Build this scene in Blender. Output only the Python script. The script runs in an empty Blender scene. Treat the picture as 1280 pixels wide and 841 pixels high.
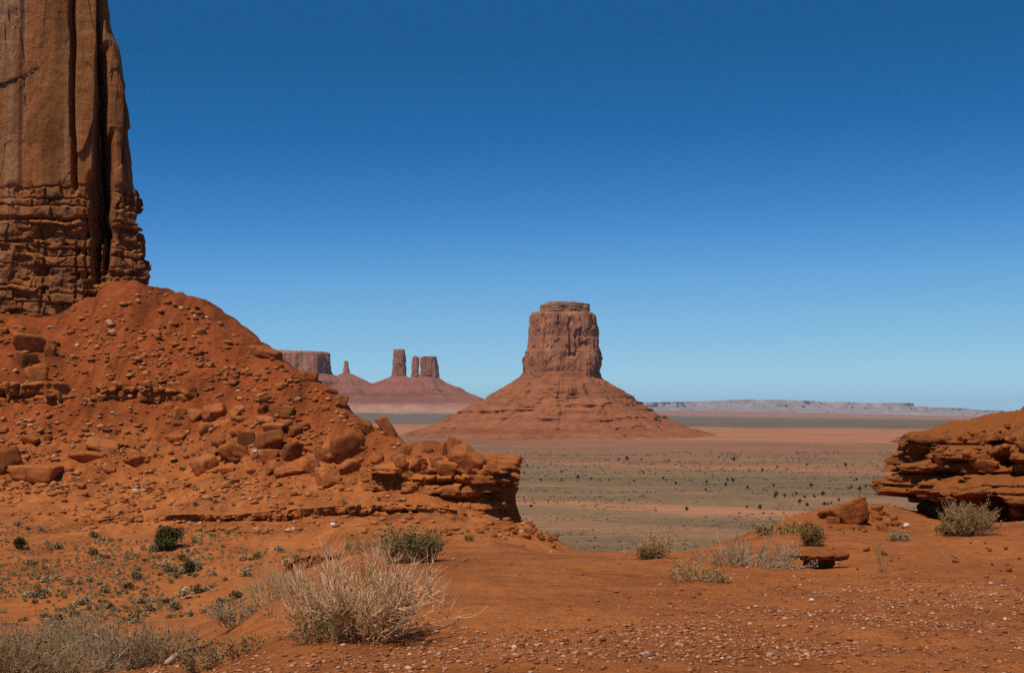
import bpy, bmesh, math, random
import numpy as np
from mathutils import Vector, Euler

S = bpy.context.scene
COL = S.collection
R = math.radians

# ------------------------------------------------------------------ camera
FPX, HOR = 1758.0, 512.0                       # focal length and horizon row of the 1280 x 841 photograph
PITCH = math.atan((HOR - 420.5) / FPX)
cd = bpy.data.cameras.new('camera')
cam = bpy.data.objects.new('camera', cd)
COL.objects.link(cam)
cd.sensor_width = 36.0
cd.lens = FPX / 1280 * 36.0
cd.clip_start = 0.1
cd.clip_end = 200000
cam.location = (0, 0, 0)
cam.rotation_euler = (R(90) + PITCH, 0, 0)
S.camera = cam

# ------------------------------------------------------------------ sky and sun
EXPO = 0.45
SUN_EL = R(58)
SUN_H = np.array([-0.52, -0.855])              # horizontal direction towards the sun
SUN_H /= np.linalg.norm(SUN_H)
W = bpy.data.worlds.new('World')
S.world = W
W.use_nodes = True
nt = W.node_tree
nt.nodes.clear()
sky = nt.nodes.new('ShaderNodeTexSky')
sky.sky_type = 'NISHITA'
sky.sun_disc = False
sky.sun_elevation = SUN_EL
sky.sun_rotation = math.atan2(SUN_H[0], SUN_H[1])
sky.altitude = 1800
sky.air_density = 1.0
sky.dust_density = 0.3
sky.ozone_density = 4.0
sep = nt.nodes.new('ShaderNodeSeparateColor')
pw = nt.nodes.new('ShaderNodeMath'); pw.operation = 'POWER'; pw.inputs[1].default_value = 1.55
sc_ = nt.nodes.new('ShaderNodeMath'); sc_.operation = 'MULTIPLY'; sc_.inputs[1].default_value = 0.0303
grade = nt.nodes.new('ShaderNodeValToRGB')                      # slide-film colours for the sky's own brightness
cr = grade.color_ramp
SKYC = [(0.052, (26, 90, 146)), (0.081, (34, 106, 170)), (0.123, (62, 130, 197)), (0.157, (80, 147, 209)), (0.213, (103, 166, 218)), (0.306, (124, 182, 222)), (0.454, (143, 197, 227)), (0.57, (157, 205, 227))]
while len(cr.elements) < len(SKYC): cr.elements.new(0.5)
for el, (p, c) in zip(cr.elements, SKYC):
    el.position = p
    el.color = tuple(((x / 255 + 0.055) / 1.055) ** 2.4 for x in c) + (1,)
up = nt.nodes.new('ShaderNodeVectorMath'); up.operation = 'SCALE'; up.inputs['Scale'].default_value = 1 / (0.085 * 2 ** EXPO)
bg = nt.nodes.new('ShaderNodeBackground')
bg.inputs['Strength'].default_value = 0.085
wo = nt.nodes.new('ShaderNodeOutputWorld')
nt.links.new(sky.outputs[0], sep.inputs[0])
nt.links.new(sep.outputs[0], pw.inputs[0])
nt.links.new(pw.outputs[0], sc_.inputs[0])
nt.links.new(sc_.outputs[0], grade.inputs[0])
nt.links.new(grade.outputs[0], up.inputs[0])
nt.links.new(up.outputs[0], bg.inputs[0])
nt.links.new(bg.outputs[0], wo.inputs[0])

sl = bpy.data.lights.new('sun', 'SUN')
sl.energy = 3.0
sl.angle = R(0.53)
sl.color = (1.0, 0.93, 0.82)
so = bpy.data.objects.new('sun', sl)
COL.objects.link(so)
sd = Vector((SUN_H[0] * math.cos(SUN_EL), SUN_H[1] * math.cos(SUN_EL), math.sin(SUN_EL)))
so.rotation_euler = sd.to_track_quat('Z', 'Y').to_euler()
so.location = (-200, -250, 400)

S.view_settings.view_transform = 'Standard'
S.view_settings.look = 'None'
S.view_settings.exposure = EXPO
S.view_settings.gamma = 1.0
S.cycles.max_bounces = 6
S.cycles.volume_bounces = 0
S.cycles.use_denoising = False
S.cycles.sample_clamp_indirect = 2.0
S.cycles.sample_clamp_direct = 6.0

# ------------------------------------------------------------------ maths helpers
def px(u, v, Y):
    """The point seen at photo pixel (u, v) whose distance along the view (world y) is Y."""
    a, b = (u - 640.0) / FPX, (420.5 - v) / FPX
    dy = math.cos(PITCH) - b * math.sin(PITCH)
    dz = math.sin(PITCH) + b * math.cos(PITCH)
    return np.array([a / dy * Y, Y, dz / dy * Y])

def _h(ix, iy, iz, seed):
    n = (ix.astype(np.int64) * 374761393 + iy.astype(np.int64) * 668265263 + iz.astype(np.int64) * 2147483647 + seed * 1274126177) & 0xFFFFFFFF
    n = ((n ^ (n >> 13)) * 1274126177) & 0xFFFFFFFF
    n = ((n ^ (n >> 16)) * 2246822519) & 0xFFFFFFFF
    n = n ^ (n >> 15)
    return (n & 0xFFFFFF) / float(0xFFFFFF)

def rnd(a, b=0, seed=0):
    a = np.asarray(a); b = np.asarray(b)
    a, b = np.broadcast_arrays(a, b)
    return _h(a, b, np.zeros_like(a), seed)

def vn(x, y, z=0.0, seed=0):
    """value noise, -1..1"""
    x, y, z = np.broadcast_arrays(np.asarray(x, float), np.asarray(y, float), np.asarray(z, float))
    ix, iy, iz = np.floor(x), np.floor(y), np.floor(z)
    fx, fy, fz = x - ix, y - iy, z - iz
    ix, iy, iz = ix.astype(np.int64), iy.astype(np.int64), iz.astype(np.int64)
    s = lambda t: t * t * t * (t * (t * 6 - 15) + 10)
    ux, uy, uz = s(fx), s(fy), s(fz)
    def c(i, j, k): return _h(ix + i, iy + j, iz + k, seed)
    a = (c(0,0,0)*(1-ux)+c(1,0,0)*ux)*(1-uy)+(c(0,1,0)*(1-ux)+c(1,1,0)*ux)*uy
    b = (c(0,0,1)*(1-ux)+c(1,0,1)*ux)*(1-uy)+(c(0,1,1)*(1-ux)+c(1,1,1)*ux)*uy
    return (a * (1 - uz) + b * uz) * 2 - 1

def fbm(x, y, z=0.0, seed=0, o=4, g=0.5):
    t, a = 0.0, 1.0
    x, y, z = np.asarray(x, float), np.asarray(y, float), np.asarray(z, float)
    for i in range(o):
        t = t + a * vn(x, y, z, seed + i * 17)
        x, y, z, a = x * 2.03 + 11.3, y * 2.03 + 7.7, z * 2.03 + 3.1, a * g
    return t

def sst(a, b, x):
    t = np.clip((np.asarray(x, float) - a) / (b - a), 0, 1)
    return t * t * (3 - 2 * t)

def interp(x, pts):
    p = np.array(sorted(pts), float)
    return np.interp(x, p[:, 0], p[:, 1])

# ------------------------------------------------------------------ object helpers
def mesh(name, V, F, mat, parent=None, smooth=True, link=True):
    V = np.asarray(V, np.float32); 
    me = bpy.data.meshes.new(name)
    if isinstance(F, np.ndarray):
        k = F.shape[1]; n = len(F)
        loops = F.astype(np.int32).ravel()
        starts = np.arange(0, n * k, k, dtype=np.int32)
    else:
        n = len(F)
        sizes = np.array([len(f) for f in F], np.int32)
        loops = np.array([i for f in F for i in f], np.int32)
        starts = np.concatenate([[0], np.cumsum(sizes)[:-1]]).astype(np.int32)
    me.vertices.add(len(V)); me.vertices.foreach_set('co', V.ravel())
    me.loops.add(len(loops)); me.loops.foreach_set('vertex_index', loops)
    me.polygons.add(n); me.polygons.foreach_set('loop_start', starts)
    if smooth:
        me.polygons.foreach_set('use_smooth', np.ones(n, bool))
    me.update(calc_edges=True)
    me.validate()
    if mat: me.materials.append(mat)
    o = bpy.data.objects.new(name, me)
    if link: COL.objects.link(o)
    if parent: o.parent = parent
    return o

def tag(o, label=None, cat=None, group=None, kind=None):
    if label: o['label'] = label
    if cat: o['category'] = cat
    if group: o['group'] = group
    if kind: o['kind'] = kind
    return o

def thing(name, loc, label, cat, group=None, rz=0.0):
    o = bpy.data.objects.new(name, None)
    COL.objects.link(o)
    o.location = loc; o.rotation_euler = (0, 0, rz)
    o.empty_display_size = 0.2
    return tag(o, label, cat, group)

def dup(o, loc, rot=(0, 0, 0), scale=1.0, label=None, group=None):
    c = o.copy(); COL.objects.link(c)
    c.location = loc; c.rotation_euler = rot
    c.scale = (scale,) * 3 if np.isscalar(scale) else scale
    if label: c['label'] = label
    if group: c['group'] = group
    for ch in o.children:
        d = ch.copy(); COL.objects.link(d); d.parent = c
    return c

# ------------------------------------------------------------------ materials
class NT:
    def __init__(s, name):
        s.m = bpy.data.materials.new(name); s.m.use_nodes = True
        s.t = s.m.node_tree; s.t.nodes.clear()
        s.out = s.n('ShaderNodeOutputMaterial'); s.b = s.n('ShaderNodeBsdfPrincipled')
        s.l(s.b.outputs[0], s.out.inputs[0])
        s.b.inputs['Roughness'].default_value = 0.95
        s.b.inputs['Specular IOR Level'].default_value = 0.12
        s.tc = s.n('ShaderNodeTexCoord')
    def n(s, t): return s.t.nodes.new(t)
    def l(s, a, b): s.t.links.new(a, b)
    def map(s, scale, coord='Object', loc=(0, 0, 0)):
        m = s.n('ShaderNodeMapping'); s.l(s.tc.outputs[coord], m.inputs[0])
        m.inputs['Scale'].default_value = scale if not np.isscalar(scale) else (scale,) * 3
        m.inputs['Location'].default_value = loc
        return m.outputs[0]
    def noise(s, scale, detail=6, rough=0.6, coord='Object', loc=(0, 0, 0), dist=0.0):
        t = s.n('ShaderNodeTexNoise'); s.l(s.map(scale, coord, loc), t.inputs['Vector'])
        t.inputs['Scale'].default_value = 1.0; t.inputs['Detail'].default_value = detail
        t.inputs['Roughness'].default_value = rough; t.inputs['Distortion'].default_value = dist
        return t.outputs['Fac']
    def vor(s, scale, feature='F1', out='Distance', coord='Object'):
        t = s.n('ShaderNodeTexVoronoi'); s.l(s.map(scale, coord), t.inputs['Vector'])
        t.feature = feature; t.inputs['Scale'].default_value = 1.0
        return t.outputs[out]
    def ramp(s, f, stops):
        r = s.n('ShaderNodeValToRGB'); s.l(f, r.inputs[0])
        e = r.color_ramp.elements
        while len(e) < len(stops): e.new(0.5)
        for el, (p, c) in zip(e, stops):
            el.position = p
            el.color = (c, c, c, 1) if np.isscalar(c) else (*c, 1)
        return r.outputs[0]
    def mix(s, f, a, b, mode='MIX'):
        m = s.n('ShaderNodeMix'); m.data_type = 'RGBA'; m.blend_type = mode
        for sock, v in ((m.inputs[0], f), (m.inputs[6], a), (m.inputs[7], b)):
            if hasattr(v, 'is_output'): s.l(v, sock)
            elif np.isscalar(v): sock.default_value = v if sock == m.inputs[0] else (v, v, v, 1)
            else: sock.default_value = (*v, 1)
        return m.outputs[2]
    def math(s, op, a, b=0.0):
        m = s.n('ShaderNodeMath'); m.operation = op
        for sock, v in ((m.inputs[0], a), (m.inputs[1], b)):
            if hasattr(v, 'is_output'): s.l(v, sock)
            else: sock.default_value = v
        return m.outputs[0]
    def bump(s, f, strength, dist, prev=None):
        b = s.n('ShaderNodeBump'); s.l(f, b.inputs['Height'])
        b.inputs['Strength'].default_value = strength; b.inputs['Distance'].default_value = dist
        if prev: s.l(prev, b.inputs['Normal'])
        return b.outputs[0]
    def fin(s, col, nrm=None):
        if hasattr(col, 'is_output'): s.l(col, s.b.inputs['Base Color'])
        else: s.b.inputs['Base Color'].default_value = (*col, 1)
        if nrm: s.l(nrm, s.b.inputs['Normal'])
        return s.m

def mul(c, k): return tuple(min(1, x * k) for x in c)

def rock_mat(name, base, unit, streak=0.0, strata=0.0, dirt=None, bump=0.5, rand=False, pale=0.0):
    """Sandstone; unit = size in metres of its main mottling; dirt = colour of dust lying on upward faces."""
    m = NT(name)
    f = m.noise(1 / unit, 8, 0.65)
    c = m.ramp(f, [(0.28, mul(base, 0.62)), (0.48, base), (0.62, mul(base, 1.12)), (0.78, (base[0]*1.3, base[1]*1.45, base[2]*1.6))])
    if strata:
        g = m.noise((0.05 / unit, 0.05 / unit, 1.6 / unit), 5, 0.7, dist=0.4)
        c = m.mix(strata, c, m.ramp(g, [(0.3, 0.45), (0.5, 0.9), (0.7, 1.25)]), 'MULTIPLY')
    if streak:
        g = m.noise((1.3 / unit, 1.3 / unit, 0.09 / unit), 6, 0.65, loc=(3, 5, 1))
        c = m.mix(streak, c, m.ramp(g, [(0.33, 0.38), (0.52, 0.92), (0.7, 1.2)]), 'MULTIPLY')
    if pale:
        g = m.noise((0.9 / unit, 0.9 / unit, 0.05 / unit), 4, 0.6, loc=(9, 1, 4))
        k = m.ramp(g, [(0.56, 0.0), (0.72, pale)])
        c = m.mix(k, c, (0.42, 0.30, 0.20))
    if rand:
        oi = m.n('ShaderNodeObjectInfo')
        c = m.mix(m.ramp(m.noise(1.1 / unit, 7, 0.7, loc=(7, 3, 2)), [(0.52, 0.0), (0.66, 0.6)]), c, (0.15, 0.062, 0.030))
        ck = m.ramp(m.vor((0.9 / unit, 0.9 / unit, 1.5 / unit), 'DISTANCE_TO_EDGE'), [(0.0, 0.35), (0.035, 1.0)])
        c = m.mix(0.7, c, ck, 'MULTIPLY')
        c = m.mix(1.0, c, m.ramp(oi.outputs['Random'], [(0.0, (0.48, 0.48, 0.50)), (0.35, (0.9, 0.86, 0.84)), (0.7, (1.05, 1.05, 1.05)), (1.0, (1.15, 1.2, 1.25))]), 'MULTIPLY')
    if dirt:
        ge = m.n('ShaderNodeNewGeometry'); sx = m.n('ShaderNodeSeparateXYZ'); m.l(ge.outputs['Normal'], sx.inputs[0])
        k = m.math('ADD', sx.outputs[2], m.math('MULTIPLY', m.math('SUBTRACT', m.noise(3 / unit, 5), 0.5), 0.6))
        dc = m.mix(m.noise(2.5 / unit, 6), mul(dirt, 0.85), mul(dirt, 1.15))
        c = m.mix(m.ramp(k, [(0.55, 0.0), (0.8, 1.0)]), c, dc)
    n1 = m.bump(m.noise(2.2 / unit, 10, 0.7), bump, unit * 0.12)
    n2 = m.bump(m.vor((2.0 / unit, 2.0 / unit, 3.2 / unit), 'DISTANCE_TO_EDGE'), bump * 0.35, unit * 0.05, n1)
    return m.fin(c, n2)

RED = (0.392, 0.118, 0.028)          # loose red sand
ROCK = (0.30, 0.105, 0.038)
M = {}
M['tower'] = rock_mat('desert_varnish_sandstone', (0.262, 0.094, 0.030), 5.0, streak=0.8, dirt=mul(RED, 0.85), bump=0.9, pale=0.42)
M['ledge'] = rock_mat('ledge_sandstone', (0.28, 0.088, 0.024), 2.0, strata=0.45, dirt=RED, bump=0.7)
M['boulder'] = rock_mat('boulder_sandstone', (0.345, 0.106, 0.029), 0.5, strata=0.3, bump=0.8, rand=True)
M['outcrop'] = rock_mat('near_ledge_sandstone', (0.225, 0.070, 0.021), 0.55, strata=0.45, dirt=mul(RED, 0.66), bump=1.0)
M['pale'] = rock_mat('pale_stone', (0.55, 0.36, 0.25), 0.3, bump=0.5)
M['white'] = rock_mat('white_stone', (0.72, 0.66, 0.58), 0.3, bump=0.4)
M['butte'] = rock_mat('butte_sandstone', (0.335, 0.132, 0.066), 30.0, streak=0.85, bump=0.7)
M['butte_cap'] = rock_mat('butte_cap_sandstone', (0.27, 0.135, 0.075), 18.0, strata=0.7, bump=0.8)
M['butte_talus'] = rock_mat('butte_talus_soil', (0.285, 0.096, 0.038), 18.0, strata=0.75, bump=1.0)
M['far_butte'] = rock_mat('far_butte_sandstone', (0.31, 0.13, 0.08), 70.0, streak=0.7, bump=0.5)
M['far_talus'] = rock_mat('far_talus_soil', (0.25, 0.092, 0.06), 50.0, strata=0.75, bump=0.6)
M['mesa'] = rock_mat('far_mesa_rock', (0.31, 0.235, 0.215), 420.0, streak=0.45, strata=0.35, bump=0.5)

# red ground of the near hills
m = NT('red_desert_soil')
c = m.ramp(m.noise(0.16, 8, 0.62), [(0.30, mul(RED, 0.80)), (0.5, RED), (0.70, mul(RED, 1.16))])
c = m.mix(0.65, c, m.ramp(m.noise(2.6, 9, 0.7), [(0.3, 0.68), (0.5, 1.0), (0.7, 1.2)]), 'MULTIPLY')
c = m.mix(0.6, c, m.ramp(m.noise(6.5, 7, 0.75, loc=(2, 9, 4)), [(0.33, 0.62), (0.5, 1.0), (0.67, 1.25)]), 'MULTIPLY')
c = m.mix(0.55, c, m.ramp(m.noise(30.0, 5, 0.7), [(0.3, 0.55), (0.5, 1.0), (0.68, 1.3)]), 'MULTIPLY')
gz = m.n('ShaderNodeSeparateXYZ'); m.l(m.tc.outputs['Object'], gz.inputs[0])
fy = m.n('ShaderNodeMapRange'); m.l(gz.outputs[1], fy.inputs[0]); fy.inputs[1].default_value = 45; fy.inputs[2].default_value = 90
hi = m.ramp(m.math('ADD', m.math('DIVIDE', m.math('ADD', gz.outputs[2], 8.5), 9.0), m.math('SUBTRACT', m.noise(0.2, 6), 0.5)), [(0.0, 0.0), (0.9, 1.0)])
hi = m.math('MULTIPLY', hi, fy.outputs[0])
c = m.mix(hi, c, m.mix(1.0, c, (0.61, 0.455, 0.41), 'MULTIPLY'))
wash = m.ramp(m.noise((0.55, 0.07, 0.07), 7, 0.7, dist=0.6), [(0.34, (0.55, 0.50, 0.48)), (0.5, (1, 1, 1)), (0.66, (1.25, 1.32, 1.4))])
c = m.mix(m.math('MULTIPLY', fy.outputs[0], 0.9), c, wash, 'MULTIPLY')
crust = m.ramp(m.noise((0.55, 0.8, 0.5), 9, 0.72, dist=0.8, loc=(4, 2, 1)), [(0.36, (0.70, 0.66, 0.64)), (0.5, (1, 1, 1)), (0.64, (1.12, 1.16, 1.2))])
c = m.mix(0.8, c, crust, 'MULTIPLY')
v = m.vor(17.0); vc = m.vor(17.0, out='Color')
spk = m.math('MULTIPLY', m.ramp(v, [(0.16, 1.0), (0.24, 0.0)]), m.ramp(vc, [(0.62, 0.0), (0.70, 1.0)]))
c = m.mix(m.math('MULTIPLY', spk, 0.55), c, (0.46, 0.22, 0.12))
nn = m.bump(m.noise(0.9, 10, 0.68), 0.55, 0.35)
nn = m.bump(m.noise(9.0, 8, 0.75), 0.75, 0.05, nn)
nn = m.bump(m.vor(28.0), 0.35, 0.02, nn)
M['soil'] = m.fin(c, nn)

# valley floor: bands of scrub and bare sand across the plain, by distance along a slanting axis
m = NT('valley_scrub_bands')
sx = m.n('ShaderNodeSeparateXYZ'); m.l(m.tc.outputs['Object'], sx.inputs[0])
yy = m.math('ADD', sx.outputs[1], m.math('MULTIPLY', sx.outputs[0], 0.85))
ly = m.math('LOGARITHM', m.math('MAXIMUM', yy, 50.0), math.e)
w1 = m.math('MULTIPLY', m.math('SUBTRACT', m.noise((0.0011, 0.0016, 0.0), 5, 0.6), 0.5), 0.22)
w2 = m.math('MULTIPLY', m.math('SUBTRACT', m.noise((0.007, 0.030, 0.0), 7, 0.8), 0.5), 0.20)
ly = m.math('ADD', m.math('ADD', ly, w1), w2)
L0, L1 = math.log(400), math.log(30000)
pos = m.math('DIVIDE', m.math('SUBTRACT', ly, L0), L1 - L0)
def P(y): return (math.log(y) - L0) / (L1 - L0)
GRN, TAN, ORG = (0.21, 0.130, 0.064), (0.29, 0.150, 0.070), (0.37, 0.168, 0.078)
stops = [(P(430), GRN), (P(600), GRN), (P(618), TAN), (P(665), TAN), (P(680), GRN), (P(745), (0.24, 0.145, 0.072)),
         (P(765), ORG), (P(812), ORG), (P(835), GRN), (P(940), GRN), (P(960), (0.29, 0.16, 0.08)), (P(985), GRN), (P(1200), (0.20, 0.135, 0.064)), (P(1300), (0.23, 0.13, 0.07)),
         (P(1360), (0.36, 0.16, 0.08)), (P(1420), (0.25, 0.122, 0.06)), (P(1700), (0.235, 0.125, 0.068)),
         (P(2100), (0.27, 0.120, 0.06)), (P(2450), (0.25, 0.125, 0.068)),
         (P(2650), (0.40, 0.165, 0.080)), (P(4300), (0.38, 0.165, 0.088)), (P(4800), (0.15, 0.108, 0.062)), (P(12000), (0.15, 0.11, 0.065)),
         (P(15000), (0.32, 0.16, 0.10)), (P(26000), (0.30, 0.15, 0.10))]
c = m.ramp(pos, stops)
c = m.mix(0.85, c, m.ramp(m.noise((0.005, 0.05, 0.0), 8, 0.75), [(0.3, (0.7, 0.72, 0.72)), (0.5, (1, 1, 1)), (0.7, (1.3, 1.12, 1.0))]), 'MULTIPLY')
c = m.mix(0.85, c, m.ramp(m.noise((0.10, 0.16, 0.0), 4, 0.85), [(0.32, (0.55, 0.6, 0.55)), (0.5, (1, 1, 1)), (0.68, (1.3, 1.2, 1.1))]), 'MULTIPLY')
c = m.mix(0.8, c, m.ramp(m.noise((0.0018, 0.008, 0.0), 8, 0.8, loc=(3, 7, 0)), [(0.34, (0.62, 0.66, 0.72)), (0.5, (1, 1, 1)), (0.66, (1.22, 1.12, 1.0))]), 'MULTIPLY')
c = m.mix(0.5, c, m.ramp(m.noise((0.0025, 0.004, 0.0), 6, 0.7), [(0.35, (0.8, 0.78, 0.78)), (0.65, (1.15, 1.1, 1.05))]), 'MULTIPLY')
rust = m.ramp(m.noise((0.0022, 0.030, 0.0), 8, 0.78, loc=(11, 4, 0), dist=0.5), [(0.54, 0.0), (0.64, 0.75)])
c = m.mix(rust, c, (0.33, 0.150, 0.075))
M['valley'] = m.fin(c, m.bump(m.noise((0.02, 0.02, 0.02), 8, 0.7), 0.5, 3.0))

def plant_mat(name, a, b, trans=0.0):
    m = NT(name)
    oi = m.n('ShaderNodeObjectInfo')
    f = m.noise(9.0, 3, 0.6)
    c = m.mix(m.ramp(f, [(0.3, 0.0), (0.7, 1.0)]), a, b)
    c = m.mix(0.8, c, m.ramp(oi.outputs['Random'], [(0, (0.78, 0.8, 0.8)), (1, (1.2, 1.15, 1.1))]), 'MULTIPLY')
    return m.fin(c)
M['straw'] = plant_mat('dry_straw_twigs', (0.47, 0.265, 0.13), (0.70, 0.44, 0.24))
M['straw_dim'] = plant_mat('dull_dry_twigs', (0.25, 0.145, 0.072), (0.42, 0.27, 0.145))
M['grey_twig'] = plant_mat('weathered_grey_twigs', (0.30, 0.21, 0.13), (0.48, 0.35, 0.23))
M['grass'] = plant_mat('dry_straw_grass', (0.44, 0.26, 0.11), (0.62, 0.41, 0.20))
M['olive'] = plant_mat('olive_leaves', (0.105, 0.074, 0.018), (0.20, 0.138, 0.040))
M['rabbit'] = plant_mat('yellow_green_brush_leaves', (0.20, 0.128, 0.042), (0.33, 0.215, 0.085))
M['sage'] = plant_mat('grey_sage_leaves', (0.20, 0.142, 0.064), (0.32, 0.235, 0.12))
M['sage_dark'] = plant_mat('dark_sage_leaves', (0.115, 0.084, 0.034), (0.19, 0.138, 0.058))
M['tan_tuft'] = plant_mat('tan_tuft_leaves', (0.34, 0.235, 0.115), (0.52, 0.375, 0.20))
M['juniper'] = plant_mat('juniper_leaves', (0.040, 0.042, 0.012), (0.095, 0.088, 0.022))
M['juniper_far'] = plant_mat('dark_juniper_leaves', (0.045, 0.050, 0.022), (0.085, 0.083, 0.036))
M['bark'] = plant_mat('juniper_bark', (0.10, 0.07, 0.05), (0.18, 0.13, 0.09))
M['log'] = plant_mat('bleached_wood', (0.42, 0.30, 0.22), (0.58, 0.45, 0.34))
M['dead'] = plant_mat('dark_dead_wood', (0.030, 0.018, 0.012), (0.05, 0.03, 0.02))

# ------------------------------------------------------------------ terrain of the near hills
CP = []                                             # (photo u, photo v, distance Y): where the ground is seen
def cp(*rows): CP.extend(rows)
cp((-300,841,8.4),(100,841,13.5),(0,841,13),(200,841,11),(300,841,9.2),(420,841,8.7),(640,841,8.6),(900,841,8.6),(1280,841,8.6),(1600,841,8.6))
cp((330,803,9.9),(460,798,10.2),(560,770,11.3),(640,760,11.8),(900,762,11.9),(1280,760,12.2),(1600,750,12.5))
cp((382,762,11.6),(352,748,13),(415,716,14.5),(500,714,14.6),(600,704,15.6),(700,694,17.2),(765,693,17.8),(830,694,18),(900,725,14.6),(900,694,18.6),(960,662,23))
cp((1000,717,16),(1100,724,15),(1280,716,15.6),(1600,690,16),(1060,692,19),(1213,669,21),(1300,668,21),(1000,684,20),(1060,640,25),(1100,655,24),(1180,661,23.6),(1280,655,23.6))
cp((1098,632,27),(1130,643,26.5),(1180,652,27.5),(1280,648,27.5),(1180,642,31),(1280,638,33),(1450,610,30),(1700,590,25))
cp((250,818,13.2),(200,806,16),(100,806,17),(0,800,17),(-200,800,17),(280,782,16),(200,800,24),(60,800,24),(300,765,24))
cp((0,792,57),(150,784,58),(280,765,60),(-200,795,57),(340,728,68),(100,742,68),(-200,742,68),(400,706,62),(430,690,60),(0,690,88),(212,692,86),(-200,690,88),(400,682,84),(440,662,95))
cp((0,642,114),(200,644,114),(400,646,108),(-250,640,116),(560,655,102),(640,666,98),(690,676,96),(600,694,40),(640,692,52),(600,684,66),(640,680,78),(540,698,32),(480,703,28),(500,690,60),(690,700,40),(690,700,66),(730,720,30),(740,740,52),(740,725,80),(745,712,98),(820,730,30),(820,800,52),(820,800,80),(800,760,105),(900,720,40),(900,850,60),(900,850,90),(700,680,110),(720,700,122),(690,690,118),(1000,690,45),(1000,760,60))
cp((0,602,138),(200,600,137),(-250,600,140),(400,612,124),(480,616,120),(560,640,111),(640,658,107))
cp((500,590,122),(580,648,113),(620,655,112),(645,662,113),(545,600,121),(560,560,127),(520,556,130),(480,534,140),(420,488,153),(375,458,161),(330,427,170),(258,383,180),(190,357,186),(140,352,184))
cp((100,395,178),(0,402,178),(-250,400,180),(100,450,166),(200,440,167),(300,470,160),(0,470,160),(0,487,158),(0,512,152),(120,487,157),(120,508,153),(240,490,156),(-250,500,156),(300,505,150),(400,530,142),(100,560,145),(300,560,140),(0,560,146),(-250,560,147),(400,570,133),(460,565,130))
TH, LR, QV = [], [], []
def addp(x, y, z):
    r = math.hypot(x, y)
    TH.append(math.atan2(x, y)); LR.append(math.log(r)); QV.append(z / r)
for u, v_, Y in CP: addp(*px(u, v_, Y))
for p in [(0,3,-1.62),(3,2.5,-1.6),(-3,2.5,-1.85),(7,5,-1.6),(-6,5,-2.6),(-14,9,-4.5),(14,9,-1.5),(24,16,-1.2),
          (20,50,-7),(30,60,-12),(32,40,-5),(24,80,-25),(18,135,-40),(50,120,-42),
          (6,145,-34),(-2,140,-17),(-6,150,-22),(-12,165,-22),(-22,182,-12),(-32,200,0),(-40,215,6),(-20,215,-30),(0,190,-47),(40,220,-48),(-60,215,8),(-120,210,10),(-55,260,-4),(-30,270,-35),
          (-80,330,-30),(0,300,-49),(90,300,-49),(-150,260,0),(-200,300,-20),(-90,140,-3),(-110,100,-8),(-90,60,-9),(-60,30,-8),(-30,20,-7),(60,30,-4),(90,60,-14),(110,140,-40),(150,250,-48)]: addp(*p)
TH, LR, QV = np.array(TH), np.array(LR), np.array(QV)
KT = 3.2
def _k(d2): return np.where(d2 > 1e-12, 0.5 * d2 * np.log(np.maximum(d2, 1e-12)), 0.0)
N = len(TH)
A = np.zeros((N + 3, N + 3))
PX, PY = TH * KT, LR
A[:N, :N] = _k((PX[:, None] - PX[None]) ** 2 + (PY[:, None] - PY[None]) ** 2) + np.eye(N) * 2e-4
A[:N, N] = 1; A[:N, N+1] = PX; A[:N, N+2] = PY
A[N:, :N] = A[:N, N:].T
WT = np.linalg.solve(A, np.concatenate([QV, np.zeros(3)]))
GT = np.linspace(-1.05, 1.05, 300); GL = np.linspace(math.log(1.5), math.log(420), 300)
gt, gl = np.meshgrid(GT * KT, GL, indexing='ij')
GQ = WT[N] + WT[N+1] * gt + WT[N+2] * gl
for i in range(N):
    GQ += WT[i] * _k((gt - PX[i]) ** 2 + (gl - PY[i]) ** 2)

def base_h(x, y):
    x, y = np.asarray(x, float), np.asarray(y, float)
    r = np.maximum(np.hypot(x, y), 1.5)
    a = np.clip((np.arctan2(x, y) - GT[0]) / (GT[1] - GT[0]), 0, 298.999)
    b = np.clip((np.log(r) - GL[0]) / (GL[1] - GL[0]), 0, 298.999)
    i, j = a.astype(int), b.astype(int); f, g = a - i, b - j
    q = (GQ[i, j] * (1 - f) + GQ[i+1, j] * f) * (1 - g) + (GQ[i, j+1] * (1 - f) + GQ[i+1, j+1] * f) * g
    return q * r

def ground(x, y):
    x, y = np.asarray(x, float), np.asarray(y, float)
    r = np.hypot(x, y)
    z = base_h(x, y)
    far = sst(45, 120, r)
    z = z + 0.03 * fbm(x * 0.9, y * 0.9, seed=3, o=5, g=0.6) * (1 - far)
    z = z + far * (0.42 * fbm(x / 7.0, y / 7.0, seed=5, o=6, g=0.56))
    tal = sst(122, 138, y)
    gx = x / 4.2 + 0.9 * vn(x / 9.0, y / 14.0, seed=11) + 0.03 * y
    z = z - tal * 0.55 * (1 - np.abs(vn(gx, y / 38.0, seed=12))) ** 5 - tal * 0.16 * (1 - np.abs(vn(gx * 2.7, y / 18.0, seed=13))) ** 4
    z = z + tal * 0.16 * fbm(x / 1.3, y / 1.3, seed=14, o=4, g=0.6)
    t = sst(118, 150, y) * far                                   # faint rock steps across the talus
    zz = z / 2.1 + 0.45 * vn(x / 15.0, y / 15.0, seed=8)
    z = z + t * 0.30 * (sst(0.35, 0.65, zz - np.floor(zz)) - (zz - np.floor(zz)))
    return z

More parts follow.
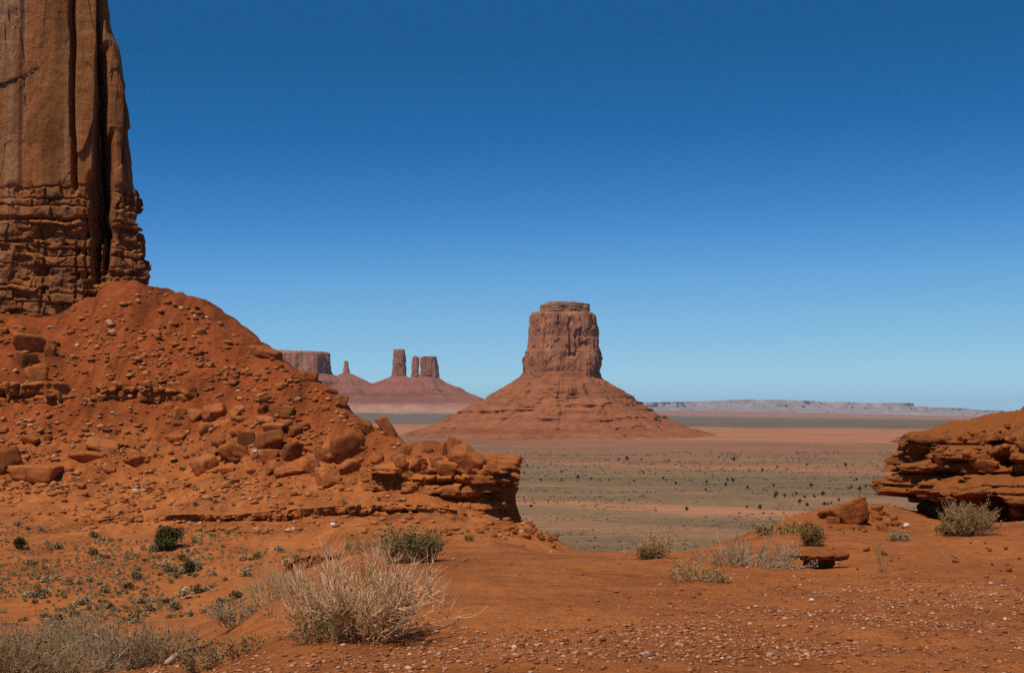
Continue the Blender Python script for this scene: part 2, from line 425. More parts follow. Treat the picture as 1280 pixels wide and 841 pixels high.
def cast(u, v):
    """Where the ray through photo pixel (u, v) first meets the near ground."""
    d = px(u, v, 1.0)
    y = np.exp(np.linspace(math.log(6), math.log(230), 1500))
    h = ground(d[0] * y, y)
    k = np.nonzero(d[2] * y <= h)[0]
    if len(k) == 0: return None
    Y = y[k[0]]
    return np.array([d[0] * Y, Y, float(h[k[0]])])

# near hills sheet: finer close by
nt_, nr_ = 760, 900
tt = np.linspace(-0.95, 0.95, nt_)
tt = np.sign(tt) * (np.abs(tt) * 0.62 + np.abs(tt) ** 3 * 0.42)
rr = np.exp(np.linspace(math.log(1.6), math.log(390), nr_))
T_, R_ = np.meshgrid(tt, rr, indexing='ij')
X, Y_ = np.sin(T_) * R_, np.cos(T_) * R_
Z = ground(X, Y_)
def grid_faces(a, b, wrap=False):
    i, j = np.meshgrid(np.arange(a if wrap else a - 1), np.arange(b - 1), indexing='ij')
    i2 = (i + 1) % a
    return np.stack([i * b + j, i2 * b + j, i2 * b + j + 1, i * b + j + 1], -1).reshape(-1, 4)
Z = np.maximum(Z, -53.0)
tag(mesh('red_hillside_terrain', np.stack([X, Y_, Z], -1).reshape(-1, 3), grid_faces(nt_, nr_), M['soil']), kind='structure')

# valley floor out to the horizon
yr = np.exp(np.linspace(math.log(70), math.log(42000), 320))
tr = np.linspace(-1.0, 1.0, 260)
T_, R_ = np.meshgrid(tr, yr, indexing='ij')
X, Y_ = np.tan(T_ * 0.9) * R_, R_
def valley(x, y):
    z = -50.0 - 0.0084 * np.maximum(0, x) * sst(1500, 9000, y)
    z = z + 62.0 * sst(9000, 23000, y) * (1 - sst(3000, 8000, x))
    z = z + 0.7 * fbm(x / 90.0, y / 60.0, seed=41, o=4) * sst(200, 700, y)
    z = z + 9.0 * fbm(x / 420.0, y / 260.0, seed=44, o=5) * sst(2300, 2700, y) * (1 - sst(4200, 5200, y)) * 0.5
    return z
Z = valley(X, Y_) - 6.0 * (1 - sst(80, 420, Y_))
tag(mesh('valley_ground', np.stack([X, Y_, Z], -1).reshape(-1, 3), grid_faces(260, 320), M['valley']), kind='structure')

# ------------------------------------------------------------------ layered rock bodies
def blocky(s, z, zb, seed, A=0.5, B=0.5, G=0.6, gw=0.12, wmin=1.5, wmax=4.0):
    """Offset of a bedded, jointed face: layers between heights zb, each split in blocks along s; grooves in between."""
    zb = np.asarray(zb, float); hm = float(np.mean(np.diff(zb)))
    zz = z + 0.35 * hm * vn(s / (wmax * 2.2), z / (hm * 5), seed=seed + 5) + 0.12 * hm * vn(s / wmin * 1.3, z / hm, seed=seed + 6)
    k = np.clip(np.searchsorted(zb, zz) - 1, 0, len(zb) - 2)
    h = zb[k + 1] - zb[k]
    dz = np.minimum(zz - zb[k], zb[k + 1] - zz)
    w = wmin + (wmax - wmin) * rnd(k, 3, seed) ** 1.5
    ss = s / w + 17 * rnd(k, 9, seed) + 0.55 * vn(s / w * 0.9, k * 7.3, seed=seed + 2) + 0.12 * vn(s / w * 2, zz / h * 1.5, seed=seed + 8)
    c = np.floor(ss).astype(np.int64)
    ds = np.minimum(ss - c, 1 - (ss - c)) * w
    o = A * (rnd(k, 1, seed) * 2 - 1) + B * (rnd(c, k, seed + 1) * 2 - 1)
    o = o + 0.5 * B * (rnd(c, k, seed + 11) - 0.5) * (zz - zb[k]) / h * 2
    open_ = np.clip(0.55 + 0.9 * vn(s / (wmax * 0.9), zz / (hm * 1.5), seed=seed + 7), 0.05, 1.25)   # joints open and close along the face
    gz, gs = np.exp(-(dz / gw) ** 2), np.exp(-(ds / (gw * 0.8)) ** 2)
    return o - G * open_ * np.maximum(gz, gs * (0.2 + 0.8 * rnd(c, k + 50, seed)))

def facets(s, z, seed, w, h, amp, tilt=1.0, wander=0.25):
    """Flat spalled faces: columns about w wide, broken at heights about h, each at its own depth and slant."""
    ss = s / w + wander * vn(s / w * 0.7, z / h * 0.8, seed=seed) + 0.10 * vn(s / w * 3, z / h * 4, seed=seed + 1)
    k = np.floor(ss).astype(np.int64); f = ss - k
    zz = z / h + 3 * rnd(k, 4, seed) + 0.25 * vn(s / w * 1.3, k * 5.1, seed=seed + 2)
    c = np.floor(zz).astype(np.int64); g = zz - c
    return amp * ((rnd(k, c, seed) * 2 - 1) + tilt * ((rnd(k, c, seed + 5) - 0.5) * (f - 0.5) * 2.4 + (rnd(k, c, seed + 6) - 0.5) * (g - 0.5) * 1.6))

def fit_edge(target_u, ax, cxv, side, build, rounds=3):
    """Adjust the half widths until the outline the camera sees follows target_u (one value per row)."""
    for _ in range(rounds):
        Xw, Yw, Zw = build(ax)
        U = 640 + FPX * Xw / (Yw * math.cos(PITCH) + Zw * math.sin(PITCH))
        i = np.argmax(U * side, axis=0)
        j = np.arange(U.shape[1])
        ax = ax + side * (target_u - U[i, j]) * Yw[i, j] / FPX
    return ax

def ring_rows(c, a, b, zs, disp, n, count, focus, fk, ax, by, shear=0.0):
    ux, uy, nx, ny, s_ = ring_path(a, b, n, count, focus, fk)
    Xr = ux[:, None] * ax; Yr = uy[:, None] * by; Xr = Xr - shear * (Yr + by); Zr = np.broadcast_to(zs, Xr.shape)
    S2 = np.broadcast_to(s_[:, None], Xr.shape); NX = np.broadcast_to(nx[:, None], Xr.shape); NY = np.broadcast_to(ny[:, None], Xr.shape)
    d = disp(S2, Zr, NX, NY, Xr, Yr)
    return Xr + NX * d + c[0], Yr + NY * d + c[1], Zr

def ring_path(a, b, n, count, focus=(0.0, -1.0), k=3.0):
    """Outline of a superellipse, sampled more finely on the side that faces `focus`."""
    t = np.linspace(0, 2 * math.pi, 4001)
    x = np.sign(np.cos(t)) * np.abs(np.cos(t)) ** (2 / n); y = np.sign(np.sin(t)) * np.abs(np.sin(t)) ** (2 / n)
    px_, py_ = x * a, y * b
    ds = np.hypot(np.diff(px_), np.diff(py_))
    nx, ny = np.abs(x) ** (n - 1) * np.sign(x) / a, np.abs(y) ** (n - 1) * np.sign(y) / b
    ln = np.hypot(nx, ny) + 1e-9; nx, ny = nx / ln, ny / ln
    wgt = 1 + k * np.clip(nx * focus[0] + ny * focus[1] + 0.25, 0, 1)
    cum = np.concatenate([[0], np.cumsum(ds * (wgt[1:] + wgt[:-1]) / 2)])
    arc = np.concatenate([[0], np.cumsum(ds)])
    q = np.linspace(0, cum[-1], count + 1)[:-1]
    f = lambda arr: np.interp(q, cum, arr)
    vx, vy = f(nx), f(ny); l2 = np.hypot(vx, vy)
    return f(x), f(y), vx / l2, vy / l2, f(arc)

def rock_body(name, c, a, b, zs, disp, mat, parent, n=3.0, count=400, focus=(0.0, -1.0), fk=3.0, ax=None, by=None, dome=0.0, dome_shape=1.0, topn=None, shift=None, shear=0.0):
    """Rock with superelliptic plan. ax/by: half widths per row; disp(s, z, nx, ny, x, y) pushes the face outward in metres."""
    ux, uy, nx, ny, s = ring_path(a, b, n, count, focus, fk)
    zs = np.asarray(zs, float)
    ax = np.full(len(zs), a) if ax is None else np.asarray(ax); by = np.full(len(zs), b) if by is None else np.asarray(by)
    sh = np.zeros((len(zs), 2)) if shift is None else np.asarray(shift)
    Xr = ux[:, None] * ax + sh[:, 0]; Yr = uy[:, None] * by + sh[:, 1]; Xr = Xr - shear * (uy[:, None] * by + by); Zr = np.broadcast_to(zs, Xr.shape).copy()
    S2 = np.broadcast_to(s[:, None], Xr.shape); NX = np.broadcast_to(nx[:, None], Xr.shape); NY = np.broadcast_to(ny[:, None], Xr.shape)
    d = disp(S2, Zr, NX, NY, Xr, Yr)
    Xr = Xr + NX * d; Yr = Yr + NY * d
    cx, cy = sh[-1]
    tops = [0.985, 0.96, 0.935, 0.91, 0.88, 0.85, 0.82, 0.79, 0.76, 0.73, 0.7, 0.66, 0.62, 0.58, 0.54, 0.5, 0.45, 0.4, 0.35, 0.3, 0.2, 0.1, 0.01]
    xs, ys, zt = [Xr], [Yr], [Zr]
    for q in tops:
        tx, ty = cx + (Xr[:, -1] - cx) * q, cy + (Yr[:, -1] - cy) * q
        tz = zs[-1] + dome * (1 - q ** dome_shape)
        if topn is not None: tz = tz + topn(tx, ty) * (1 - q)**0.4 
        xs.append(tx[:, None]); ys.append(ty[:, None]); zt.append(np.broadcast_to(tz, tx.shape)[:, None])
    Xr, Yr, Zr = np.hstack(xs), np.hstack(ys), np.hstack(zt)
    V = np.stack([Xr + c[0], Yr + c[1], Zr + (c[2] if len(c) > 2 else 0)], -1).reshape(-1, 3)
    if parent is not None and parent.type == 'EMPTY':
        V = V - np.array(parent.location)
    return mesh(name, V, grid_faces(count, Xr.shape[1], True), mat, parent)

# --- the great tower at the left
K = 185 / FPX
def zv(v, Y): return float(px(640, v, Y)[2])
def xu(u, Y): return float(px(u, 420, Y)[0])
TX, TY, YF = -66.0, 198.0, 186.0
edge = [(-160,118),(-60,128),(0,135),(38,141),(44,146),(52,149),(100,157),(150,163),(200,170),(244,173),(250,178),(272,180),(289,177),(298,182),(320,184),(336,190),(350,191),(357,184),(380,182),(470,180)]
zrow = np.linspace(zv(425, YF), zv(-190, YF), 620)
vrow = np.interp(zrow, [zv(425, YF), zv(-190, YF)], [425, -190])
axr = np.array([xu(interp(v, edge), 192.0) for v in vrow]) - TX
zb = [zv(v, YF) for v in (430,409,398,376,363,357,331,318,309,281,274,258,249,236)]
def tower_disp(s, z, nx, ny, x, y):
    v = np.interp(z, [zv(425, YF), zv(-190, YF)], [425, -190])
    xw, yw = x + TX, y + TY
    u = 640 + xw / np.maximum(yw, 1) * FPX
    front = sst(0.1, 0.6, -ny)
    low = sst(225, 245, v)
    d = 0.55 * fbm(s / 9.0, z / 60.0, seed=61, o=3) + 0.06 * fbm(s / 0.7, z / 1.6, seed=62, o=4) * (1 + low)
    d = d + (1 - low) * (facets(s, z, 201, 5.2, 34.0, 0.40) + facets(s, z, 207, 2.6, 17.0, 0.10) + facets(s, z, 214, 0.8, 6.0, 0.04))
    d = d + low * (facets(s, z, 221, 2.4, 4.2, 0.28) + facets(s, z, 227, 0.9, 1.2, 0.13))
    d = d + low * blocky(s, z, zb, 70, A=0.30, B=0.40, G=0.60, gw=0.10, wmin=1.0, wmax=4.2)
    d = d + low * 0.16 * fbm(s / 2.6, z / 1.7, seed=65, o=5, g=0.6)
    d = d - low * 1.1 * sst(0.35, 0.7, fbm(s / 1.9, z / 1.0, seed=67, o=3)) * sst(275, 300, v)
    d = d - front * 0.9 * np.exp(-((v - 277 + 2 * vn(s / 2.0, 1.0, seed=68)) / 2.6) ** 2) * (1 - sst(85, 115, u))
    # vertical joints that split the face into pillars: (u at top, u at bottom, half width px, depth m, v from, v to)
    for u0, u1, w, dep, v0, v1 in [(83,90,3.2,2.0,-200,240),(116,119,3.2,2.6,-200,330),(124,130,4.2,5.0,60,340),(128,127,9.0,3.2,185,305),(148,150,1.7,1.6,46,210),(112,118,5.0,3.0,225,355),(133,136,3.0,3.4,170,300),(104,106,1.5,0.8,250,400),(52,50,2.0,0.6,300,400),(93,95,1.6,1.0,295,380)]:
        uc = u0 + (u1 - u0) * np.clip((v - max(v0, -60)) / (v1 - max(v0, -60)), 0, 1) + 1.8 * vn(z / 3.5, u0 * 1.7, seed=66)
        on = sst(v0 - 12, v0 + 14, v) * (1 - sst(v1 - 14, v1 + 10, v))
        d = d - front * on * dep * np.exp(-np.abs((u - uc) / w) ** 2.6)
    # each pillar stands proud by its own amount
    for ua, ub, off in [(-80,20,0.5),(20,84,0.0),(90,118,0.75),(136,149,0.15),(151,172,-0.5)]:
        d = d + front * off * sst(ua - 3, ua + 3, u) * (1 - sst(ub - 3, ub + 3, u)) * (1 - 0.6 * low)
    # shell-shaped flakes fallen from the smooth face
    for k in range(5):
        fu, fv = 170 * rnd(k, 1, 90), 225 * rnd(k, 2, 90)
        fw, fh = 5 + 12 * rnd(k, 3, 90), 14 + 40 * rnd(k, 4, 90)
        e = ((u - fu) / fw) ** 2 + (np.maximum(v - fv, (fv - v) * 0.35) / fh) ** 2
        d = d - front * 0.30 * (1 - sst(0.80, 1.0, e)) * sst(1.15, 0.2, (fv - v) / fh + 0.5) * (1 - low)
    return d
tw = thing('sandstone_cliff', (TX, TY, zv(400, YF)), 'towering sheer sandstone cliff with dark vertical cracks, cut off by the left edge', 'cliff')
tby = np.interp(vrow, [-190, 240, 425], [10.5, 12.0, 13.6])
axr = fit_edge(np.interp(vrow, *np.array(sorted(edge), float).T), axr, TX, 1, lambda a_: ring_rows((TX, TY), float(axr.mean()), 14.0, zrow, tower_disp, 5.0, 700, (0.55, -0.83), 9.0, a_, tby, 0.42))
axr = np.convolve(np.pad(axr, 6, mode='edge'), np.ones(13) / 13, 'valid')
body = rock_body('cliff_face', (TX, TY, 0), float(axr.mean()), 14.0, zrow, tower_disp, M['tower'], tw, n=5.0, count=1300, focus=(0.55, -0.83), fk=9.0, shear=0.42, ax=axr, by=tby, dome=4, topn=lambda x, y: 1.5 * fbm(x / 8, y / 8, seed=4))

# ledges on the slopes: bedded bodies half buried in the hillside
def ledge_path(name, pts, heights, depth, label, seed, layers=3, mat='ledge', A=0.3, B=0.4, G=0.5, wmin=0.8, wmax=3.0, step=0.14, over=0.0, sink=0.6, rows=46, ragged=0.55):
    """pts: photo points along the foot of the ledge, on the near ground; heights in metres; it runs `depth` back into the hill."""
    P3 = np.array([cast(*p) for p in pts])
    seg = np.concatenate([[0], np.cumsum(np.hypot(np.diff(P3[:, 0]), np.diff(P3[:, 1])))])
    n = int(seg[-1] / step) + 2
    s = np.linspace(0, seg[-1], n)
    bx, by, bz = (np.interp(s, seg, P3[:, i]) for i in range(3))
    by = by + 0.7 * fbm(s / 4.0, 0.0, seed=seed + 30, o=5, g=0.6)
    hh = np.interp(s, seg, heights) * (1 + 0.16 * vn(s / 3.0, 1.0, seed=seed + 31))
    gap = vn(s / 2.6, 4.0, seed=seed + 33) + 0.6 * vn(s / 0.9, 2.0, seed=seed + 34)
    hh = hh * (1 - ragged * sst(0.1, 0.5, gap))
    hh = np.maximum(hh, 0.05)
    t = np.linspace(0, 1, rows)
    zl = np.linspace(0, 1, layers + 1) ; zl[1:-1] += 0.5 / layers * (rnd(np.arange(layers - 1), 5, seed) - 0.5)
    SS, TT = np.meshgrid(s, t, indexing='ij')
    HH = hh[:, None] * np.ones_like(TT)
    hm = float(np.max(heights))
    d = blocky(SS, TT * hm, zl * hm, seed, A=A, B=B, G=G, gw=0.10 * hm / layers + 0.03, wmin=wmin, wmax=wmax)
    d = d + 0.10 * fbm(SS / 0.8, TT * HH / 0.5, seed=seed + 9, o=5, g=0.6) + facets(SS, TT * HH, seed + 60, wmin * 1.3, hm * 0.45, 0.32) + facets(SS, TT * HH, seed + 66, wmin * 0.5, hm * 0.2, 0.13) + over * sst(0.3, 0.75, TT)
    taper = sst(0, 1.2, SS) * sst(0, 1.2, seg[-1] - SS)
    d = d * taper
    gx = np.broadcast_to(bx[:, None], TT.shape)
    Yf = by[:, None] - d
    Zf = bz[:, None] - sink + TT * (HH + sink)
    cols_x, cols_y, cols_z = [gx], [Yf], [Zf]
    for q in (0.06, 0.15, 0.3, 0.5, 0.75, 1.0):
        cols_x.append(bx[:, None]); yy_ = Yf[:, -1:] + q * depth; cols_y.append(yy_)
        cols_z.append(Zf[:, -1:] + 0.05 * vn(s / 0.7, q * 9, seed=seed + 3)[:, None] - 0.03 * q)
    cols_x.append(bx[:, None]); cols_y.append(cols_y[-1]); cols_z.append(bz[:, None] - 2.5)
    Xa, Ya, Za = np.hstack(cols_x), np.hstack(cols_y), np.hstack(cols_z)
    o = P3[len(P3) // 2]
    V = np.stack([Xa - o[0], Ya - o[1], Za - o[2]], -1).reshape(-1, 3)
    ob = mesh(name, V, grid_faces(*Xa.shape), M[mat])
    ob.location = o
    return tag(ob, label, 'rock ledge')

ledge_path('rock_ledge', [(-60,504),(0,508),(30,508),(55,511),(80,508),(98,500),(106,498)], [2.0,2.3,2.4,2.6,2.2,1.2,0.5], 4.0, 'thick blocky ledge at the left of the talus under a perched boulder', 101, layers=2, A=0.3, B=0.8, G=0.9, wmin=2.0, wmax=4.0)
ledge_path('rock_ledge', [(100,497),(130,496),(170,496),(210,497),(246,498)], [0.8,1.3,1.5,1.3,0.7], 2.5, 'thin dark bedded ledge running along the middle of the talus', 111, layers=2, A=0.20, B=0.35, G=0.4, ragged=0.35)
ledge_path('rock_ledge', [(110,655),(170,653),(220,651),(280,652),(330,650),(380,648),(430,647),(470,643),(520,641),(570,643)], [0.25,0.45,0.5,0.5,0.7,0.75,0.8,0.85,0.7,0.3], 2.2, 'long low crumbling ledge along the back of the shrub flat', 121, layers=2, A=0.2, B=0.3, G=0.4, wmin=0.6, wmax=2.4)
ledge_path('rock_ledge', [(352,716),(372,712),(395,706),(420,702)], [0.3,0.55,0.45,0.2], 1.4, 'small shadowed ledge left of the large dry bush', 131, layers=1, A=0.12, B=0.25, G=0.3, wmin=0.5, wmax=1.2, step=0.06)

# spur that ends in a broken cliff above the valley
SY = 118.0
def sz(v, Y=SY): return zv(v, Y)
scx, scy = xu(552, 121), 126.0
rows = np.linspace(sz(668, 114), sz(588, 114), 150)
szb = [sz(v, 114) for v in (672,655,640,626,618,606,597,586)]
def spur_disp(s, z, nx, ny, x, y):
    t = (z - rows[0]) / (rows[-1] - rows[0])
    up = sst(0.50, 0.56, t)
    d = facets(s, z, 231, 2.2, 1.6, 0.30) + 0.5 * fbm(s / 5.0, z / 6.0, seed=141, o=4) + 0.15 * fbm(s / 0.9, z / 0.6, seed=143, o=4)
    d = d + blocky(s, z, szb, 142, A=0.25, B=0.30 + 0.40 * up, G=0.35 + 0.55 * up, gw=0.13, wmin=1.0, wmax=3.2)
    d = d - 1.1 * np.exp(-((t - 0.50) / 0.055) ** 2) + 0.35 * up          # undercut below the hard bed
    return d
arow = np.interp(rows, [rows[0], sz(626, 114), rows[-1]], [8.3, 6.7, 6.6]); brow = np.interp(rows, [rows[0], sz(626, 114), rows[-1]], [11.0, 9.2, 8.6])
arow = fit_edge(interp(HOR - rows / 118.0 * FPX, [(588, 651), (600, 650), (618, 648), (626, 644), (640, 646), (668, 655)]), arow, 0, 1, lambda a_: ring_rows((scx - 0.1, scy), 6.9, 9.0, rows, spur_disp, 2.7, 400, (0.3, -0.95), 5.0, a_, brow), 2)
spur = rock_body('rock_spur', (scx - 0.1, scy, 0), 6.9, 9.0, rows, spur_disp, M['ledge'], None, n=2.7, count=520, focus=(0.3, -0.95), fk=5.0, ax=arow, by=brow, dome=0.9, topn=lambda x, y: 0.4 * fbm(x / 3, y / 3, seed=7))
tag(spur, 'broken blocky rock spur with dark overhang ending above the valley', 'rock spur')

# near outcrop at the right: two overhanging ledges under a dirt mound
oc = thing('rock_outcrop', (11.5, 29.0, -2.0), 'dark overhanging rock outcrop with dirt mound on top at the right edge', 'rock outcrop')
def lower_disp(s, z, nx, ny, x, y):
    d = 0.42 * fbm(s / 1.5, z / 2.5, seed=151, o=4) + 0.05 * fbm(s / 0.22, z / 0.14, seed=152, o=4)
    d = d + facets(s, z, 241, 1.1, 0.5, 0.20) + facets(s, z, 247, 0.4, 0.16, 0.08)
    d = d + blocky(s, z, [-2.7, -1.80, -1.60, -1.48, -1.1], 153, A=0.05, B=0.12, G=0.12, gw=0.03, wmin=0.5, wmax=1.6)
    und = 1 - sst(-1.80, -1.70, z + 0.14 * vn(s / 0.9, 3.0, seed=156) + 0.05 * vn(s / 0.25, 7.0, seed=158))
    return d - und * (1.25 + 0.8 * vn(s / 1.2, 2.0, seed=157) + 0.25 * fbm(s / 0.4, z / 0.3, seed=159, o=3))
lz = np.linspace(-2.8, -1.36, 120)
lax = np.interp(lz, [-2.8, -1.6, -1.36], [4.0, 3.9, 3.5]); lby = np.interp(lz, [-2.8, -1.6, -1.36], [3.7, 3.45, 3.0])
LC = (11.3, 29.0, 0)
lax0 = fit_edge(np.full(len(lz), 1104.0), lax.copy(), 0, -1, lambda a_: ring_rows(LC, 4.0, 4.0, lz, lower_disp, 2.4, 400, (-0.5, -0.86), 6.0, a_, lby), 2)
lax = lax + float(np.mean((lax0 - lax)[70:]))
rock_body('lower_ledge', LC, 4.0, 4.0, lz, lower_disp, M['outcrop'], oc, n=2.4, count=760, focus=(-0.5, -0.86), fk=6.0, ax=lax, by=lby, dome=0.35, topn=lambda x, y: 0.10 * fbm(x / .6, y / .6, seed=9, o=6, g=0.6))
def upper_disp(s, z, nx, ny, x, y):
    d = 0.36 * fbm(s / 1.3, z / 1.6, seed=161, o=4) + 0.06 * fbm(s / 0.22, z / 0.14, seed=162, o=4)
    d = d + facets(s, z, 251, 0.95, 0.42, 0.24) + facets(s, z, 257, 0.35, 0.17, 0.09)
    d = d + blocky(s, z, [-1.75, -1.24, -1.0, -0.70, -0.4], 163, A=0.05, B=0.16, G=0.22, gw=0.035, wmin=0.5, wmax=1.8)
    und = 1 - sst(-1.28, -1.18, z + 0.16 * vn(s / 0.9, 3.0, seed=166) + 0.05 * vn(s / 0.25, 7.0, seed=168))
    d = d - und * (1.0 + 0.6 * vn(s / 1.2, 2.0, seed=167))
    hol = np.exp(-((z + 0.98) / 0.13) ** 2) * sst(0.2, 0.6, vn(s / 0.55, 5.0, seed=169))       # hollows weathered into the face
    return d - 0.7 * hol
uz = np.linspace(-1.75, -0.58, 130)
uax = np.interp(uz, [-1.75, -0.95, -0.58], [4.4, 4.45, 4.0]); uby = np.interp(uz, [-1.75, -0.95, -0.58], [3.9, 3.9, 3.45])
UC = (12.8, 30.2, 0)
uax0 = fit_edge(np.full(len(uz), 1114.0), uax.copy(), 0, -1, lambda a_: ring_rows(UC, 4.4, 3.9, uz, upper_disp, 2.4, 400, (-0.5, -0.86), 6.0, a_, uby), 2)
uax = uax + float(np.mean((uax0 - uax)[50:]))
rock_body('upper_ledge', UC, 4.4, 3.9, uz, upper_disp, M['outcrop'], oc, n=2.3, count=760, focus=(-0.5, -0.86), fk=6.0, ax=uax, by=uby, dome=0.95, dome_shape=1.15,
          topn=lambda x, y: 0.34 * fbm(x / 1.2, y / 1.2, seed=10, o=7, g=0.62) + 0.05 * np.maximum(0, fbm(x / .22, y / .22, seed=18, o=3)))

# ------------------------------------------------------------------ buttes across the valley
def groove(s, z, scale, seed, amp):
    """fluted cliff face"""
    w = s / scale + 0.5 * vn(s / scale * 0.6, z / scale * 0.12, seed=seed)
    f = np.abs((w - np.floor(w)) - 0.5) * 2
    k = np.floor(w).astype(np.int64)
    return amp * ((1 - f ** 3) * (0.5 + rnd(k, 1, seed)) - 0.8)

def cone_disp(sc, seed, ribs=1.0):
    def f(s, z, nx, ny, x, y):
        ang = np.arctan2(ny, nx); ca, sa = np.cos(ang), np.sin(ang)
        d = sc * 0.75 * fbm(ca * 2.0, sa * 2.0, z / sc * 0.25, seed=seed, o=4, g=0.5) - sc * 0.30 * (1 - np.abs(vn(ca * 7 + 0.4 * vn(z / sc, 2.0, seed=seed + 21), sa * 7, z / sc * 0.15, seed=seed + 20))) ** 5
        d = d + sc * 0.20 * fbm(x / sc * 0.7, y / sc * 0.7, z / sc * 0.9, seed=seed + 3, o=6, g=0.6)
        zz = z / (sc * 0.5) + 0.30 * vn(ca * 3, sa * 3, seed=seed + 4)
        q = zz - np.floor(zz); k = np.floor(zz).astype(np.int64)
        hard = sst(-0.35, 0.25, vn(ca * 6, sa * 6, k * 3.7, seed=seed + 6)) * (0.15 + 0.85 * rnd(k, 7, seed))
        q2 = zz * 2.7 - np.floor(zz * 2.7); k2 = np.floor(zz * 2.7).astype(np.int64)
        soft = sst(0.0, 0.4, vn(ca * 11, sa * 11, k2 * 2.3, seed=seed + 8))
        return d + sc * 0.46 * hard * q ** 3 + sc * 0.13 * soft * q2 ** 2
    return f

# the central butte
D = 2650.0
mp = D / FPX
bu = thing('sandstone_butte', (xu(703, D), D, -50), 'massive flat-topped butte on a red talus cone in the middle of the valley', 'butte')
vs = np.linspace(556, 466, 130)
zc = np.array([zv(v, D) for v in vs])
rx = np.interp(vs, [466, 472, 482, 492, 505, 520, 535, 545, 556], [49, 52, 66, 80, 100, 130, 162, 200, 290]) * mp
f0 = cone_disp(26.0, 201)
def ctalus(s, z, nx, ny, x, y):
    v = HOR - z / mp
    spur_ = np.exp(-((x + 2) / (20 + 0.4 * (v - 460).clip(0))) ** 2) * sst(0.3, 0.9, -ny) * 26 * np.exp(-((v - 480) / 28) ** 2)
    return f0(s, z, nx, ny, x, y) * sst(462, 500, v) + spur_
rock_body('talus_slope', (xu(702, D), D, 0), 180, 180, zc, ctalus, M['butte_talus'], bu, n=2.0, count=620, fk=3.0, ax=rx, by=rx * np.interp(vs, [466, 556], [0.85, 1.0]), dome=6, shift=np.stack([np.interp(vs, [466, 505, 556], [0, -8, -14]) * 1.0, np.zeros(len(vs))], -1))
vs = np.linspace(480, 391, 150)
zc = np.array([zv(v, D) for v in vs])
xl = interp(vs, [(391,665),(396,662),(415,660),(437,659),(440,656),(470,654),(480,653)])
xr = interp(vs, [(391,740),(394,743),(410,745),(422,745),(424,747),(445,748),(465,749),(474,751),(480,753)])
def btower(s, z, nx, ny, x, y):
    v = HOR - z / mp
    u = 703 + x / mp
    gm = 0.15 + 0.85 * sst(-0.1, 0.5, vn(s / 40, z / 50, seed=218))
    d = facets(s, z, 261, 30.0, 75.0, 4.2) + facets(s, z, 267, 11.0, 32.0, 1.9) + gm * groove(s, z, 12.0, 215, 1.6) + 3.5 * fbm(s / 30, z / 45, seed=212, o=4) + 0.7 * fbm(s / 5, z / 9, seed=213, o=4)
    front = sst(0.2, 0.7, -ny)
    for uc, w, dep, v0, v1 in [(710,1.5,9,400,446),(741,1.0,6,424,468),(724,1.6,5,412,436),(680,0.9,3,395,432),(690,1.4,3.5,434,439),(684,1.4,3,433,436),(727,4,3,430,434),(714,4,4,443,447)]:
        d = d - front * dep * np.exp(-((u - uc + 1.2 * vn(z / 14.0, uc, seed=217)) / w) ** 2) * sst(v0 - 2, v0 + 2, v) * (1 - sst(v1 - 2, v1 + 2, v))
    return d * np.interp(v, [391, 396, 470], [0.5, 1, 1])
rock_body('rock_tower', (xu(703, D), D, 0), 72, 60, zc, btower, M['butte'], bu, n=3.2, count=620, fk=3.0, ax=(xr - xl) / 2 * mp * 0.985, by=(xr - xl) / 2 * mp * 0.8, dome=3, shift=np.stack([((xl + xr) / 2 - 703) * mp, np.zeros(len(vs))], -1))
vs = np.linspace(396, 380.5, 50)
zc = np.array([zv(v, D) for v in vs])
capb = [zv(v, D) for v in (398, 392, 388.5, 385, 382, 378)]
rock_body('cap_rock', (xu(707, D), D, 0), 46, 42, zc, lambda s, z, nx, ny, x, y: blocky(s, z, capb, 221, A=0.8, B=1.2, G=1.6, gw=0.9, wmin=6, wmax=16) + facets(s, z, 225, 17, 14, 2.6) + 3.0 * fbm(s / 30, z / 30, seed=222, o=4),
          M['butte_cap'], bu, n=3.4, count=420, fk=3.0, ax=np.full(len(vs), 29.5 * mp), by=np.full(len(vs), 27 * mp), dome=2.0,
          topn=lambda x, y: 4.5 * fbm(x / 16, y / 16, seed=12) + 3.5 * np.exp(-((x + 31) / 14) ** 2))

